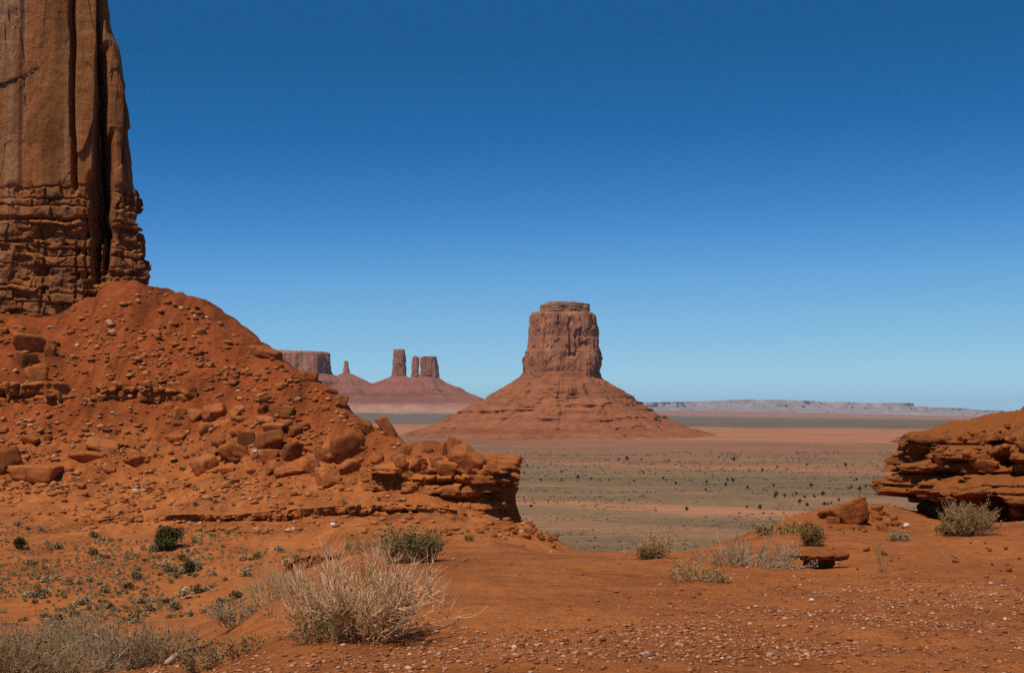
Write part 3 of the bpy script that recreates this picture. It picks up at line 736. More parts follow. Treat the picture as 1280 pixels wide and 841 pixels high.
# buttes farther off at the left
D2 = 6000.0
m2 = D2 / FPX
def far_butte(name, label, u0, u1, vt, vb, talus, seed, flute=38.0, taper=0.95, topamp=6.0, tower_rows=60, slant=0.0, depth=None, n=3.0, extra=None, Dd=D2):
    """talus: (v, half width px) pairs from the foot of the tower down."""
    mm = Dd / FPX
    uc = (u0 + u1) / 2; hw = (u1 - u0) / 2
    x0 = xu(uc, Dd)
    e = thing(name, (x0, Dd, zv(talus[-1][0], Dd)), label, 'butte')
    tv = np.linspace(talus[-1][0], vb - 2, 70)
    zt = np.array([zv(v, Dd) for v in tv])
    hx = interp(tv, talus) * mm
    fd = cone_disp(60.0, seed + 1)
    rock_body('talus_slope', (x0, Dd, 0), float(hx.mean()), float(hx.mean()) * 0.8, zt, lambda s, z, nx, ny, x, y: fd(s, z, nx, ny, x, y) * 0.45 * sst(vb - 2, vb + 14, HOR - z / mm), M['far_talus'], e, n=2.1, count=300, ax=hx, by=hx * 0.75, dome=4)
    vs_ = np.linspace(vb + 4, vt, tower_rows)
    zs_ = np.array([zv(v, Dd) for v in vs_])
    wd = np.interp(vs_, [vt, vt + 2, vb, vb + 4], [taper * 0.93, taper, 1.0, 1.12]) * hw * mm
    dm = depth if depth else 1.0
    rock_body('rock_tower', (x0, Dd, 0), float(wd.mean()), float(wd.mean()) * dm, zs_,
              lambda s, z, nx, ny, x, y: facets(s, z, seed + 50, flute, flute * 3, flute * 0.14) + facets(s, z, seed + 57, flute * 0.4, flute, flute * 0.06) + groove(s, z, flute * 0.6, seed + 5, flute * 0.07) + flute * 0.10 * fbm(s / flute, z / (flute * 2), seed=seed + 7, o=4),
              M['far_butte'], e, n=n, count=300, ax=wd, by=wd * dm, dome=0.5, topn=(lambda x, y: topamp * fbm(x / 60, y / 60, seed=seed + 8, o=4) + slant * x) if extra is None else extra)
    return e
far_butte('flat_topped_mesa', 'long flat-topped mesa half hidden behind the boulder slope', 300, 413.5, 440, 469, [(467,58),(476,76),(488,92),(500,110),(506,125)], 301, flute=60, taper=0.985, topamp=10, depth=0.55, n=4.0)
far_butte('rock_spire', 'thin needle spire on a small cone beside the flat-topped mesa', 428.5, 437.5, 451, 469, [(466,5),(471,15),(478,28),(488,62),(500,85),(506,100)], 311, flute=16, taper=0.42, topamp=2)
far_butte('rock_pillar', 'tall straight pillar butte left of the pair of stacks', 491, 507.5, 436.5, 472, [(470,9),(476,24),(484,42),(494,80),(500,95),(506,110)], 321, flute=24, taper=0.83, topamp=4)
far_butte('rock_pillar', 'slim split pillar just left of the broad stack', 514.5, 524, 447, 473, [(472,6),(477,20),(486,45),(496,62),(506,75)], 331, flute=14, taper=0.85, topamp=9, tower_rows=50)
far_butte('rock_stack', 'broad square stack at the right end of the distant buttes', 524.6, 547, 445.5, 473, [(471,13),(478,20),(486,36),(493,52),(498,66),(506,85)], 341, flute=28, taper=0.84, topamp=5, slant=0.12)
# terrace under them
tv = np.linspace(530, 498.5, 60)
zt = np.array([zv(v, D2) for v in tv])
hx = interp(tv, [(498.5,118),(502,130),(504,168),(507,176),(514,190),(520,240),(530,330)]) * m2
m = NT('terrace_soil')
g = m.n('ShaderNodeSeparateXYZ'); m.l(m.tc.outputs['Object'], g.inputs[0])
zz_ = m.math('ADD', g.outputs[2], m.math('MULTIPLY', m.math('SUBTRACT', m.noise((0.004, 0.004, 0.02), 5), 0.5), 22.0))
c = m.ramp(m.math('DIVIDE', m.math('ADD', zz_, 50.0), 110.0), [(0.0, (0.15, 0.11, 0.085)), (0.29, (0.15, 0.11, 0.085)), (0.36, (0.33, 0.20, 0.14)), (0.46, (0.36, 0.19, 0.13)), (0.56, (0.38, 0.165, 0.11)), (0.68, (0.30, 0.12, 0.085)), (0.74, (0.20, 0.08, 0.058)), (1.0, (0.20, 0.08, 0.058))])
c = m.mix(0.6, c, m.ramp(m.noise((0.02, 0.02, 0.03), 6, 0.7), [(0.3, 0.7), (0.7, 1.25)]), 'MULTIPLY')
M['terrace'] = m.fin(c)
fd2 = cone_disp(55.0, 351)
tag(rock_body('terrace_hill', (xu(470, D2 + 100), D2 + 100, 0), 500, 400, zt, lambda s, z, nx, ny, x, y: 0.6 * fd2(s, z, nx, ny, x, y), M['terrace'], None, n=2.2, count=420, ax=hx, by=hx * 0.95, dome=3), kind='structure')

# far mesa along the horizon
D3 = 24000.0
def far_mesa(name, label, Dd, prof, base, seed, mat, cliff=0.55, rough=1.0):
    us = np.linspace(prof[0][0], prof[-1][0], 520)
    vt = interp(us, prof) + 0.5 * vn(us / 9.0, 1.0, seed=seed) + 0.25 * vn(us / 2.5, 4.0, seed=seed)
    vb = interp(us, base)
    cols = []
    xs = np.array([xu(u, Dd) for u in us])
    dep = rough * (900 * fbm(us / 40.0, 0.0, seed=seed + 1, o=5, g=0.6) + 500 * np.abs(fbm(us / 14.0, 3.0, seed=seed + 2, o=4)))
    cols.append((xs, np.full_like(xs, Dd - 1900.0) + dep * 0.35, (HOR - vb) * Dd / FPX - 260))
    t = [0, .15, .3, .42, .46, .6, .75, .88, .96, 1.0]
    back = [-1500, -1050, -700, -430, -360, -330, -120, -60, -20, 0]
    for q, bk in zip(t, back):
        z = (HOR - (vb + (vt - vb) * q)) * Dd / FPX
        yv = Dd + dep * (0.35 + 0.65 * q) + bk + 130 * rough * fbm(us / 5.0, q * 3.0, seed=seed + 5, o=4)
        cols.append((xs, yv, z))
    z = (HOR - vt) * Dd / FPX
    cols.append((xs, np.full_like(xs, Dd + 5200), z)); cols.append((xs, np.full_like(xs, Dd + 5400), z * 0 - 350))
    V = np.stack([np.stack(c_, -1) for c_ in cols], 1)
    o0 = np.array([xs[len(xs) // 2], Dd, -60.0])
    ob = mesh(name, (V - o0).reshape(-1, 3), grid_faces(len(us), len(cols)), mat)
    ob.location = o0
    return tag(ob, label, 'mesa')
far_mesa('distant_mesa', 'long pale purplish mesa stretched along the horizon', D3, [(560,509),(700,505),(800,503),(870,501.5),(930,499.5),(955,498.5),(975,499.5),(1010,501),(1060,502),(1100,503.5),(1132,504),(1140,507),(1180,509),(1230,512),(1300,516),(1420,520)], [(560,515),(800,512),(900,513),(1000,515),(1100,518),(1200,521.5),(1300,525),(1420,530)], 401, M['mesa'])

# ------------------------------------------------------------------ loose rocks
bm = bmesh.new(); bmesh.ops.create_icosphere(bm, subdivisions=4, radius=1.0)
bm.verts.ensure_lookup_table()
ICO4 = (np.array([v.co[:] for v in bm.verts]), np.array([[v.index for v in f.verts] for f in bm.faces])); bm.free()
bm = bmesh.new(); bmesh.ops.create_icosphere(bm, subdivisions=3, radius=1.0)
ICO3 = (np.array([v.co[:] for v in bm.verts]), np.array([[v.index for v in f.verts] for f in bm.faces])); bm.free()
bm = bmesh.new(); bmesh.ops.create_icosphere(bm, subdivisions=1, radius=1.0)
ICO1 = (np.array([v.co[:] for v in bm.verts]), np.array([[v.index for v in f.verts] for f in bm.faces])); bm.free()

def rock_shape(seed, ico, planes=11, k=330.0, rough=0.04, boxy=0.30, foot=0.16):
    rg = np.random.default_rng(seed)
    d = ico[0] / np.linalg.norm(ico[0], axis=1)[:, None]
    ax = np.array([[1,0,0],[-1,0,0],[0,1,0],[0,-1,0],[0,0,1],[0,0,-1]], float) + rg.normal(0, boxy, (6, 3))
    ex = rg.normal(0, 1, (planes, 3))
    nn_ = np.vstack([ax, ex]); nn_ /= np.linalg.norm(nn_, axis=1)[:, None]
    off = np.concatenate([rg.uniform(0.52, 0.86, 6), rg.uniform(0.72, 1.1, planes)])
    dt = d @ nn_.T
    r = np.where(dt > 0.05, off / np.maximum(dt, 0.05), 9.0)
    r = -np.log(np.sum(np.exp(-k * np.minimum(r, 3)), 1)) / k
    P_ = d * r[:, None]
    n_ = fbm(P_[:, 0] * 2.5, P_[:, 1] * 2.5, P_[:, 2] * 4, seed=seed, o=5, g=0.6)
    P_ = P_ * (1 + rough * n_ + 0.03 * np.sign(vn(P_[:, 2] * 6, 0.5, seed=seed + 3)) * vn(P_[:, 0] * 2, P_[:, 1] * 2, seed=seed + 4))[:, None]
    P_[:, :2] *= (1 - foot * sst(0.25, -0.7, P_[:, 2]))[:, None]      # stands on a narrower foot
    P_ -= (P_.max(0) + P_.min(0)) / 2
    return P_ / (P_.max(0) - P_.min(0)) , ico[1]           # unit bounding box, centred

HERO = [rock_shape(500 + i, ICO4, boxy=(0.13 if i % 2 == 0 else 0.30), planes=(5 if i % 2 == 0 else 11)) for i in range(14)]
LOOSE = [rock_shape(540 + i, ICO3, planes=9, k=200) for i in range(10)]
HEROM = [mesh('boulder', *r, M['boulder'], link=False, smooth=False).data for r in HERO]
LOOSEM = [mesh('stone', *r, M['boulder'], link=False, smooth=False).data for r in LOOSE]

from mathutils.bvhtree import BVHTree
bpy.context.view_layer.update()
def bvh(*objs):
    Vv, Ff, b_ = [], [], 0
    for o_ in objs:
        mw = o_.matrix_world
        Vv += [mw @ v_.co for v_ in o_.data.vertices]; Ff += [[i_ + b_ for i_ in f_.vertices] for f_ in o_.data.polygons]; b_ = len(Vv)
    return BVHTree.FromPolygons(Vv, Ff)
BV_SPUR = bvh(spur); BV_OC = bvh(*oc.children)
def hit(bv, u, v):
    d = Vector(px(u, v, 1.0)).normalized()
    h_ = bv.ray_cast(Vector((0, 0, 0)), d)
    return None if h_[0] is None else np.array(h_[0])

def put_rock(u, v, w, h, i, label, rz=0.0, tilt=(0, 0), depth=0.75, name='boulder', mat=None, sink=0.25, group=None, data=None, on=None):
    """w, h: its size in photo pixels; (u, v): the middle of its foot."""
    p = cast(u, v) if on is None else (px(u, v, on) if not isinstance(on, BVHTree) else hit(on, u, v))
    if p is None and isinstance(on, BVHTree): p = cast(u, v)
    if p is None: return None
    k = p[1] / FPX
    o = bpy.data.objects.new(name, data or HEROM[i % len(HEROM)])
    COL.objects.link(o)
    W_, H_ = w * k * 1.12, h * k * 1.05 / (1 - sink)
    o.scale = (W_, W_ * depth, H_)
    o.location = (p[0], p[1] + W_ * depth * 0.25, p[2] + H_ * (0.5 - sink))
    o.rotation_euler = (R(tilt[0]), R(tilt[1]), rz)
    if mat:
        o.data = o.data.copy(); o.data.materials[0] = mat
    return tag(o, label, 'boulder' if name == 'boulder' else 'stone', group)

B = [
 (40,604,58,22,0,'largest flat-topped boulder lying at the left foot of the talus',0.1,(0,4)),
 (6,592,30,32,1,'upright boulder at the left edge behind the largest flat boulder',0.5,(0,0)),
 (44,480,26,22,2,'sunlit tan boulder perched on the thick blocky ledge',0.3,(0,-6)),
 (38,442,48,22,3,'long slab leaning on the upper left talus',0.2,(0,14)),
 (33,457,22,15,4,'rounded boulder just under the long upper left slab',0.8,(0,0)),
 (62,446,14,20,5,'squat dark block at the right end of the long upper left slab',0.3,(0,0)),
 (128,561,38,13,6,'flat slab half sunk in the middle of the talus',0.1,(0,8)),
 (106,579,46,14,7,'broad low slab right of the largest flat boulder',0.0,(0,8)),
 (172,583,32,18,5,'weathered sloping rock in the middle of the talus foot',0.7,(0,10)),
 (134,593,16,11,9,'small round boulder near the talus foot below the flat slabs',0.2,(0,0)),
 (36,554,20,9,10,'small slab above the largest flat boulder',0.1,(0,10)),
 (218,553,26,11,11,'thin tilted slab with black shadow left of the boulder heap',0.2,(0,6)),
 (255,591,26,21,12,'cube-like boulder with a dark right face at the left end of the heap',0.75,(0,-12)),
 (290,578,38,22,13,'long brown wedge-shaped slab in the boulder heap',0.2,(0,24)),
 (282,592,20,8,0,'low slab under the brown wedge-shaped slab',0.4,(0,0)),
 (336,562,34,22,1,'big overhanging boulder beside the white stone',0.0,(0,-4)),
 (334,577,24,14,2,'dark block directly under the overhanging boulder',0.2,(0,0)),
 (366,578,24,24,3,'pointed sunlit boulder right of the white stone',0.5,(0,5)),
 (307,557,22,18,4,'upright brown block left of the white stone',0.3,(0,0)),
 (267,528,30,22,5,'tilted slab at the top left of the boulder heap',0.2,(10,-28)),
 (277,532,24,8,6,'thin dark-edged slab under the tilted slab',0.1,(0,-16)),
 (329,518,16,13,7,'bright faceted stone above the boulder heap',0.4,(0,0)),
 (351,521,30,12,8,'flat sunlit block right of the bright faceted stone',0.15,(0,6)),
 (358,534,20,8,9,'thin slab just below the flat sunlit block',0.1,(0,12)),
 (342,540,26,11,10,'wide low rock above the overhanging boulder',0.1,(0,-4)),
 (298,518,14,11,11,'small block left of the bright faceted stone',0.8,(0,0)),
 (407,577,22,18,12,'rounded boulder on the right half of the heap',0.5,(0,0)),
 (388,592,19,18,13,'smooth pale faced boulder right of the centre of the heap',0.2,(0,0)),
 (408,610,30,25,9,'large smooth boulder lowest of the heap, just above the flat',0.3,(-10,6)),
 (360,594,34,12,1,'long low boulder at the front of the heap',0.1,(0,0)),
 (222,522,14,12,2,'small boulder below the right end of the thin ledge',0.5,(0,20)),
 (240,499,10,14,3,'upright block closing the right end of the thin ledge',0.1,(0,0)),
 (483,544,14,24,4,'tall leaning slab standing on the skyline of the slope',0.3,(0,-32)),
 (459,544,14,22,5,'leaning slab just left of the tall skyline slab',0.3,(0,-34)),
 (434,577,40,34,3,'biggest rounded brown boulder in the right half of the heap',0.2,(0,0)),
 (435,593,28,18,7,'boulder in front of the biggest rounded brown boulder',0.4,(0,-5)),
 (460,600,20,13,8,'small round boulder at the right front of the heap',0.1,(0,0)),
 (482,599,32,13,9,'flat boulder at the right front end of the heap',0.15,(0,10)),
 (417,578,20,12,10,'small tilted rock between the heap boulders',0.6,(0,-20)),
 (330,448,40,15,11,'big boulder on the skyline high on the slope',0.2,(0,22)),
 (384,478,24,15,12,'rounded boulder on the skyline halfway down the slope',0.2,(0,12)),
 (413,492,16,7,13,'flat stone on the skyline below the rounded skyline boulder',0.1,(0,8)),
 (425,510,16,14,0,'sloping block near the skyline above the leaning slabs',0.6,(0,14)),
]
for b in B: put_rock(b[0], b[1], b[2], b[3], b[4], b[5], b[6], b[7])
# on the flat top of the spur
SPT = 117.5
for u, v, w, h, i, lab, rz, tl in [
 (584,590,46,32,5,'large wedge-shaped boulder tilted on top of the spur',0.1,(0,22)),
 (567,572,16,26,6,'upright rounded slab standing on the spur',0.3,(0,6)),
 (554,571,8,20,7,'thin upright slab left of the rounded one on the spur',0.2,(0,4)),
 (627,585,50,17,8,'thick cap slab overhanging the right end of the spur',0.0,(0,3)),
 (611,594,22,13,9,'small block tucked under the cap slab on the spur',0.3,(0,0)),
 (558,594,24,18,10,'pile-side boulder left of the wedge boulder on the spur',0.4,(0,0)),
 (535,570,12,13,11,'small pointed rock on the skyline of the spur',0.4,(0,0)),
 (508,566,13,12,12,'small block at the left start of the spur skyline',0.3,(0,12)),
 (523,587,18,15,13,'boulder in the middle of the spur rubble',0.6,(0,0)),
 (500,586,16,17,0,'upright block at the left of the spur rubble',0.2,(0,-14)),
 (545,584,16,14,1,'light block behind the pile-side boulder on the spur',0.5,(0,0))]:
    hp = hit(BV_SPUR, u, v)
    put_rock(u, v, w, h, i, lab, rz, tl, on=SPT if hp is None or hp[1] < 117 else BV_SPUR, sink=0.15)
# right side, near
for u, v, w, h, i, lab, rz, tl in [
 (1063,654,42,28,2,'large tilted slab leaning left of the outcrop',0.2,(0,-22)),
 (1034,648,18,10,3,'flat dark-edged stone left of the large tilted slab',0.1,(0,0)),
 (1042,655,14,9,4,'small block under the flat dark-edged stone',0.4,(0,0)),
 (1010,659,14,8,5,'lone small rock left of the tilted slab',0.2,(0,0)),
 (1103,664,12,8,8,'pinkish stone on the dirt below the outcrop',0.5,(0,0))]:
    put_rock(u, v, w, h, i, lab, rz, tl, sink=0.2)
p = cast(1031, 712)
def uc_disp(s, z, nx, ny, x, y):
    return 0.10 * fbm(s / 0.35, z / 0.2, seed=171, o=4) - 0.17 * (1 - sst(0.06, 0.09, z + 0.04 * vn(s / 0.3, 1.0, seed=172)))
uo = rock_body('undercut_rock', (0, 0.32, 0), 0.31, 0.30, np.linspace(-0.15, 0.16, 60), uc_disp, M['outcrop'], None, n=2.5, count=200, dome=0.05, topn=lambda x, y: 0.03 * fbm(x / .1, y / .1, seed=13))
uo.location = p; tag(uo, 'low dark undercut rock lying in the sand right of the grey bush', 'rock')
# hollowed blocks under the mound of the outcrop
for u, v, w, h, i, lab, Yb in [(1188,585,34,18,9,'shaded block set in the face of the outcrop',BV_OC),(1232,588,30,15,10,'second shaded block right of the first in the outcrop face',BV_OC)]:
    put_rock(u, v, w, h, i, lab, 0.2, (0, 4), on=Yb, sink=0.1)
put_rock(318,566,6,4,0,'bright white stone lying in the boulder heap',0.3,(0,0),name='white_stone',mat=M['white'],sink=0.1)
put_rock(63,413,9,4,3,'pale bleached stone high on the left talus',0.3,(0,0),name='pale_stone',mat=M['pale'],sink=0.1)
put_rock(1133,659,7,5,1,'whitish stone on the dirt below the outcrop',0.3,(0,0),name='white_stone',mat=M['white'],sink=0.1)
put_rock(806,822,11,7,2,'largest pale stone in the foreground gravel',0.4,(0,0),name='pale_stone',mat=M['pale'],sink=0.15)
put_rock(964,821,7,5,4,'light stone in the gravel near the bottom edge',0.9,(0,0),name='pale_stone',mat=M['pale'],sink=0.15)
put_rock(1015,752,6,4,5,'white chip in the gravel below the undercut rock',0.2,(0,0),name='white_stone',mat=M['white'],sink=0.15)
put_rock(416,657,5,4,6,'white stone under the low crumbling ledge',0.2,(0,0),name='white_stone',mat=M['white'],sink=0.1)

def inside(poly, n, rg):
    """n random photo points inside a polygon"""
    P_ = np.array(poly, float); out = []
    lo, hi = P_.min(0), P_.max(0)
    while len(out) < n:
        q = rg.uniform(lo, hi); x, y = q; c_ = False; j = len(P_) - 1
        for i in range(len(P_)):
            if (P_[i, 1] > y) != (P_[j, 1] > y) and x < (P_[j, 0] - P_[i, 0]) * (y - P_[i, 1]) / (P_[j, 1] - P_[i, 1]) + P_[i, 0]: c_ = not c_
            j = i
        if c_: out.append((x, y))
    return out

rg = np.random.default_rng(7)
def scatter(poly, n, smin, smax, label, group, flat=(0.35, 0.75)):
    for u, v in inside(poly, n, rg):
        w = smin * (smax / smin) ** (rg.random() ** 2.2)
        put_rock(u, v, w, w * rg.uniform(*flat), 0, label, rg.uniform(0, 6.28), (rg.uniform(-14, 14), rg.uniform(-18, 18)), depth=rg.uniform(0.6, 1.0),
                 name='stone', data=LOOSEM[rg.integers(len(LOOSEM))], group=group, sink=0.22)
scatter([(230,395),(330,445),(430,505),(470,540),(330,510),(200,470),(190,400)], 66, 4, 15, 'small loose stone on the upper slope of the talus', 'stones on the upper talus slope', )
scatter([(240,510),(330,500),(440,540),(500,565),(500,600),(400,600),(250,595)], 74, 5, 19, 'loose angular stone filling the boulder heap', 'stones between the heap boulders', (0.5, 0.85))
scatter([(0,410),(70,420),(110,470),(60,490),(0,480)], 22, 5, 14, 'loose stone below the foot of the left cliff', 'stones below the left cliff')
scatter([(0,520),(240,510),(250,600),(0,625)], 46, 3, 14, 'scattered stone on the lower talus', 'stones on the lower talus')
scatter([(1030,650),(1095,632),(1135,650),(1110,668),(1040,664)], 24, 5, 16, 'broken stone on the dirt slope at the left foot of the outcrop', 'broken stones left of the outcrop')
scatter([(1000,650),(1060,640),(1180,668),(1280,690),(1280,715),(1000,712)], 34, 3, 9, 'small stone on the red dirt below the outcrop', 'stones below the outcrop')
for u, v in inside([(1150,562),(1200,545),(1300,525),(1300,580),(1160,575)], 64, rg):
    w = 3 + 10 * rg.random() ** 2.2
    if hit(BV_OC, u, v) is not None:
        put_rock(u, v, w, w * 0.6, 0, 'small stone on the dirt mound of the outcrop', rg.uniform(0, 6), (rg.uniform(-20, 20), rg.uniform(-20, 20)), name='stone', data=LOOSEM[rg.integers(10)], group='stones on the outcrop mound', on=BV_OC, sink=0.1)
for u, v in inside([(495,572),(560,575),(570,588),(500,592)], 16, rg):
    w = rg.uniform(7, 14)
    put_rock(u, v, w, w * 0.7, 0, 'broken stone in the rubble on the spur', rg.uniform(0, 6), (rg.uniform(-20, 20), rg.uniform(-20, 20)), name='stone', data=LOOSEM[rg.integers(10)], group='rubble stones on the spur', on=BV_SPUR, sink=0.1)
for u, v in inside([(640,640),(655,648),(705,678),(660,682),(630,665)], 20, rg):
    w = rg.uniform(5, 15)
    put_rock(u, v, w, w * 0.55, 0, 'dark fallen stone at the foot of the spur', rg.uniform(0, 6), (rg.uniform(-20, 20), rg.uniform(-20, 20)), name='stone', data=LOOSEM[rg.integers(10)], group='fallen stones below the spur')

def many(name, pts, sizes, shapes, mat, squash=(0.4, 0.8), sinkf=0.15, nz=None):
    """one mesh of many small pieces (uncountable gravel, scree, scrub)"""
    Vs, Fs, base = [], [], 0
    for p, s in zip(pts, sizes):
        V0, F0 = shapes[rg.integers(len(shapes))]
        a = rg.uniform(0, 6.28); ca, sa = math.cos(a), math.sin(a)
        q = V0 * np.array([s, s * rg.uniform(0.6, 1.0), s * rg.uniform(*squash)])
        q = np.stack([q[:, 0] * ca - q[:, 1] * sa, q[:, 0] * sa + q[:, 1] * ca, q[:, 2]], -1) + p + np.array([0, 0, s * sinkf])
        Vs.append(q); Fs.append(F0 + base); base += len(V0)
    return mesh(name, np.vstack(Vs), np.vstack(Fs), mat, smooth=False)

# gravel of the foreground
def gravel_mat():
    m = NT('gravel_chips')
    ge = m.n('ShaderNodeNewGeometry')
    c = m.ramp(ge.outputs['Random Per Island'], [(0.0, (0.16, 0.055, 0.022)), (0.35, (0.30, 0.105, 0.04)), (0.62, (0.36, 0.145, 0.065)), (0.86, (0.44, 0.20, 0.10)), (0.96, (0.50, 0.26, 0.15)), (1.0, (0.60, 0.40, 0.28))])
    return m.fin(c, m.bump(m.noise(60, 4), 0.3, 0.01))
M['gravel'] = gravel_mat()
CH = [rock_shape(700 + i, ICO1, planes=8, k=200, rough=0.08) for i in range(8)]
ga, gs = [], []
n = 0
xs = rg.uniform(-9.0, 12.0, 320000); ys = 7.2 + 13.5 * rg.random(320000) ** 1.25
den = sst(-0.25, 0.35, fbm(xs / 1.6, ys / 1.6, seed=81, o=4)) * 0.8 + 0.2
uu = 640 + xs / ys * FPX; zz = ground(xs, ys); vvv = HOR - zz / ys * FPX
den = den * sst(0, 30, vvv - np.interp(uu, [300, 560, 640, 780, 900, 1280], [800, 770, 745, 728, 712, 705]))
den = den * (0.25 + 0.75 * sst(10, 60, vvv - np.interp(uu, [300, 560, 640, 780, 900, 1280], [800, 770, 745, 728, 712, 705])))
keep = (rg.random(320000) < den * 0.98) & (np.abs(xs / ys) < 0.55)
xs, ys, zz = xs[keep], ys[keep], zz[keep]
sz_ = 0.0075 * (5.2 ** (rg.random(len(xs)) ** 3.4))
tag(many('gravel', np.stack([xs, ys, zz], -1), sz_ * 1.25, CH, M['gravel'], (0.35, 0.7)), kind='stuff', label='reddish gravel chips strewn over the foreground', cat='gravel')
# sparse chips on the sand beyond it and on the right slope
xs = rg.uniform(-3, 13, 2600); ys = rg.uniform(13, 27, 2600)
k = (np.abs(xs / ys) < 0.5) & (rg.random(2600) < 0.7)
xs, ys = xs[k], ys[k]
# scree on the talus
pts = []
for poly, n in [([(0,400),(190,360),(260,395),(340,450),(450,520),(520,565),(500,605),(0,620)], 7000), ([(0,600),(430,610),(640,650),(690,675),(440,670),(0,660)], 2600), ([(560,690),(700,685),(700,670),(600,640),(420,660)], 160)]:
    for u, v in inside(poly, n, rg):
        p = cast(u, v)
        if p is not None and (rg.random() < 0.25 or fbm(p[0] / 5.0, p[1] / 8.0, seed=88, o=4) > 0.05): pts.append(p)
pts = np.array(pts)
sc_ = 0.12 * (8.0 ** (rg.random(len(pts)) ** 3.2)) * pts[:, 1] / 150
M['scree'] = M['gravel'].copy(); M['scree'].name = 'scree_chips'
cr = [n_ for n_ in M['scree'].node_tree.nodes if n_.type == 'VALTORGB'][0].color_ramp
for e_, c_ in zip(cr.elements, [(0.24, 0.075, 0.022), (0.30, 0.098, 0.028), (0.38, 0.135, 0.045), (0.42, 0.165, 0.06), (0.48, 0.22, 0.10), (0.56, 0.34, 0.2)]): e_.color = (*c_, 1)
tag(many('scree_gravel', pts, sc_, CH, M['scree'], (0.35, 0.75)), kind='stuff', label='small loose scree scattered over the red talus', cat='scree')
pz = np.stack([xs, ys, ground(xs, ys)], -1)
tag(many('sand_gravel', pz, 0.012 * (5 ** (rg.random(len(pz)) ** 2.5)), CH, M['gravel'], (0.35, 0.7)), kind='stuff', label='sparse stone chips on the sandy saddle and right slope', cat='gravel')

# ------------------------------------------------------------------ plants
def tubes(lines, sides=3):
    Vs, Fs, b = [], [], 0
    ang = np.linspace(0, 2 * math.pi, sides, endpoint=False)
    for P_, r0, r1 in lines:
        n_ = len(P_)
        d = np.gradient(P_, axis=0); d /= np.linalg.norm(d, axis=1)[:, None] + 1e-9
        ref = np.array([0.31, 0.95, 0.05]) if abs(d[0][0]) > 0.7 else np.array([0.95, 0.2, 0.25])
        a = np.cross(d, ref); a /= np.linalg.norm(a, axis=1)[:, None] + 1e-9
        c_ = np.cross(d, a)
        r = np.linspace(r0, r1, n_)
        ring = P_[:, None] + r[:, None, None] * (np.cos(ang)[None, :, None] * a[:, None] + np.sin(ang)[None, :, None] * c_[:, None])
        Vs.append(ring.reshape(-1, 3))
        i, j = np.meshgrid(np.arange(n_ - 1), np.arange(sides), indexing='ij')
        j2 = (j + 1) % sides
        Fs.append(np.stack([i * sides + j, i * sides + j2, (i + 1) * sides + j2, (i + 1) * sides + j], -1).reshape(-1, 4) + b)
        b += n_ * sides
    return np.vstack(Vs), np.vstack(Fs)

def stemline(rg, p, d, L, n_=5, lift=0.5, jit=0.12):
    P_ = [np.array(p, float)]; d = np.array(d, float)
    for k in range(n_ - 1):
        d = d + np.array([0, 0, lift / n_]) + rg.normal(0, jit, 3); d /= np.linalg.norm(d)
        P_.append(P_[-1] + d * L / (n_ - 1))
    return np.array(P_)

def bush_lines(seed, n_, h, spread=1.1, br=5, sub=2, r=0.004, base=0.12, lift=0.55, jit=0.12, oval=1.0):
    rg = np.random.default_rng(seed); out = []
    for i in range(n_):
        az = rg.uniform(0, 6.283); t = spread * rg.random() ** 0.6
        d = np.array([math.cos(az) * math.sin(t) * oval, math.sin(az) * math.sin(t), math.cos(t)]); d /= np.linalg.norm(d)
        p0 = np.array([math.cos(az) * oval, math.sin(az), 0]) * base * rg.random() + np.array([0, 0, -0.03])
        L = h * rg.uniform(0.65, 1.1) * (1 + 0.25 * math.sin(t) * (oval - 1) * 2)
        s0 = stemline(rg, p0, d, L, 7, lift, jit)
        out.append((s0, r * rg.uniform(0.8, 1.4), r * 0.4))
        for b_ in range(br):
            k = rg.integers(2, 6); dd = s0[k + 1] - s0[k] if k < 6 else s0[k] - s0[k - 1]
            dd = dd / np.linalg.norm(dd) + rg.normal(0, 0.42, 3); dd /= np.linalg.norm(dd)
            s1 = stemline(rg, s0[k], dd, L * rg.uniform(0.22, 0.42), 5, lift, jit)
            out.append((s1, r * 0.65, r * 0.3))
            for c_ in range(sub):
                k2 = rg.integers(1, 4); d2 = s1[k2 + 1] - s1[k2]; d2 = d2 / np.linalg.norm(d2) + rg.normal(0, 0.5, 3); d2 /= np.linalg.norm(d2)
                out.append((stemline(rg, s1[k2], d2, L * rg.uniform(0.10, 0.22), 4, lift, jit), r * 0.45, r * 0.25))
    return out

def leaves(rg, centers, size, up=0.3):
    """little two-triangle leaves at the given points"""
    n_ = len(centers)
    a = rg.normal(0, 1, (n_, 3)); a[:, 2] += up; a /= np.linalg.norm(a, axis=1)[:, None]
    b = np.cross(a, rg.normal(0, 1, (n_, 3))); b /= np.linalg.norm(b, axis=1)[:, None]
    L = size * rg.uniform(0.6, 1.3, n_)[:, None]; w_ = L * 0.38
    V = np.stack([centers - b * w_ * 0.2, centers + a * L * 0.5 + b * w_, centers + a * L, centers + a * L * 0.5 - b * w_], 1).reshape(-1, 3)
    return V, np.arange(n_ * 4).reshape(-1, 4)

def leaf_points(rg, lines, n_, tmin=0.2, spread=0.02):
    pts_ = []
    idx = rg.integers(0, len(lines), n_)
    for i in idx:
        P_ = lines[i][0]; t = rg.uniform(tmin, 1) * (len(P_) - 1); k = min(int(t), len(P_) - 2)
        pts_.append(P_[k] + (P_[k + 1] - P_[k]) * (t - k))
    return np.array(pts_) + rg.normal(0, spread, (n_, 3))

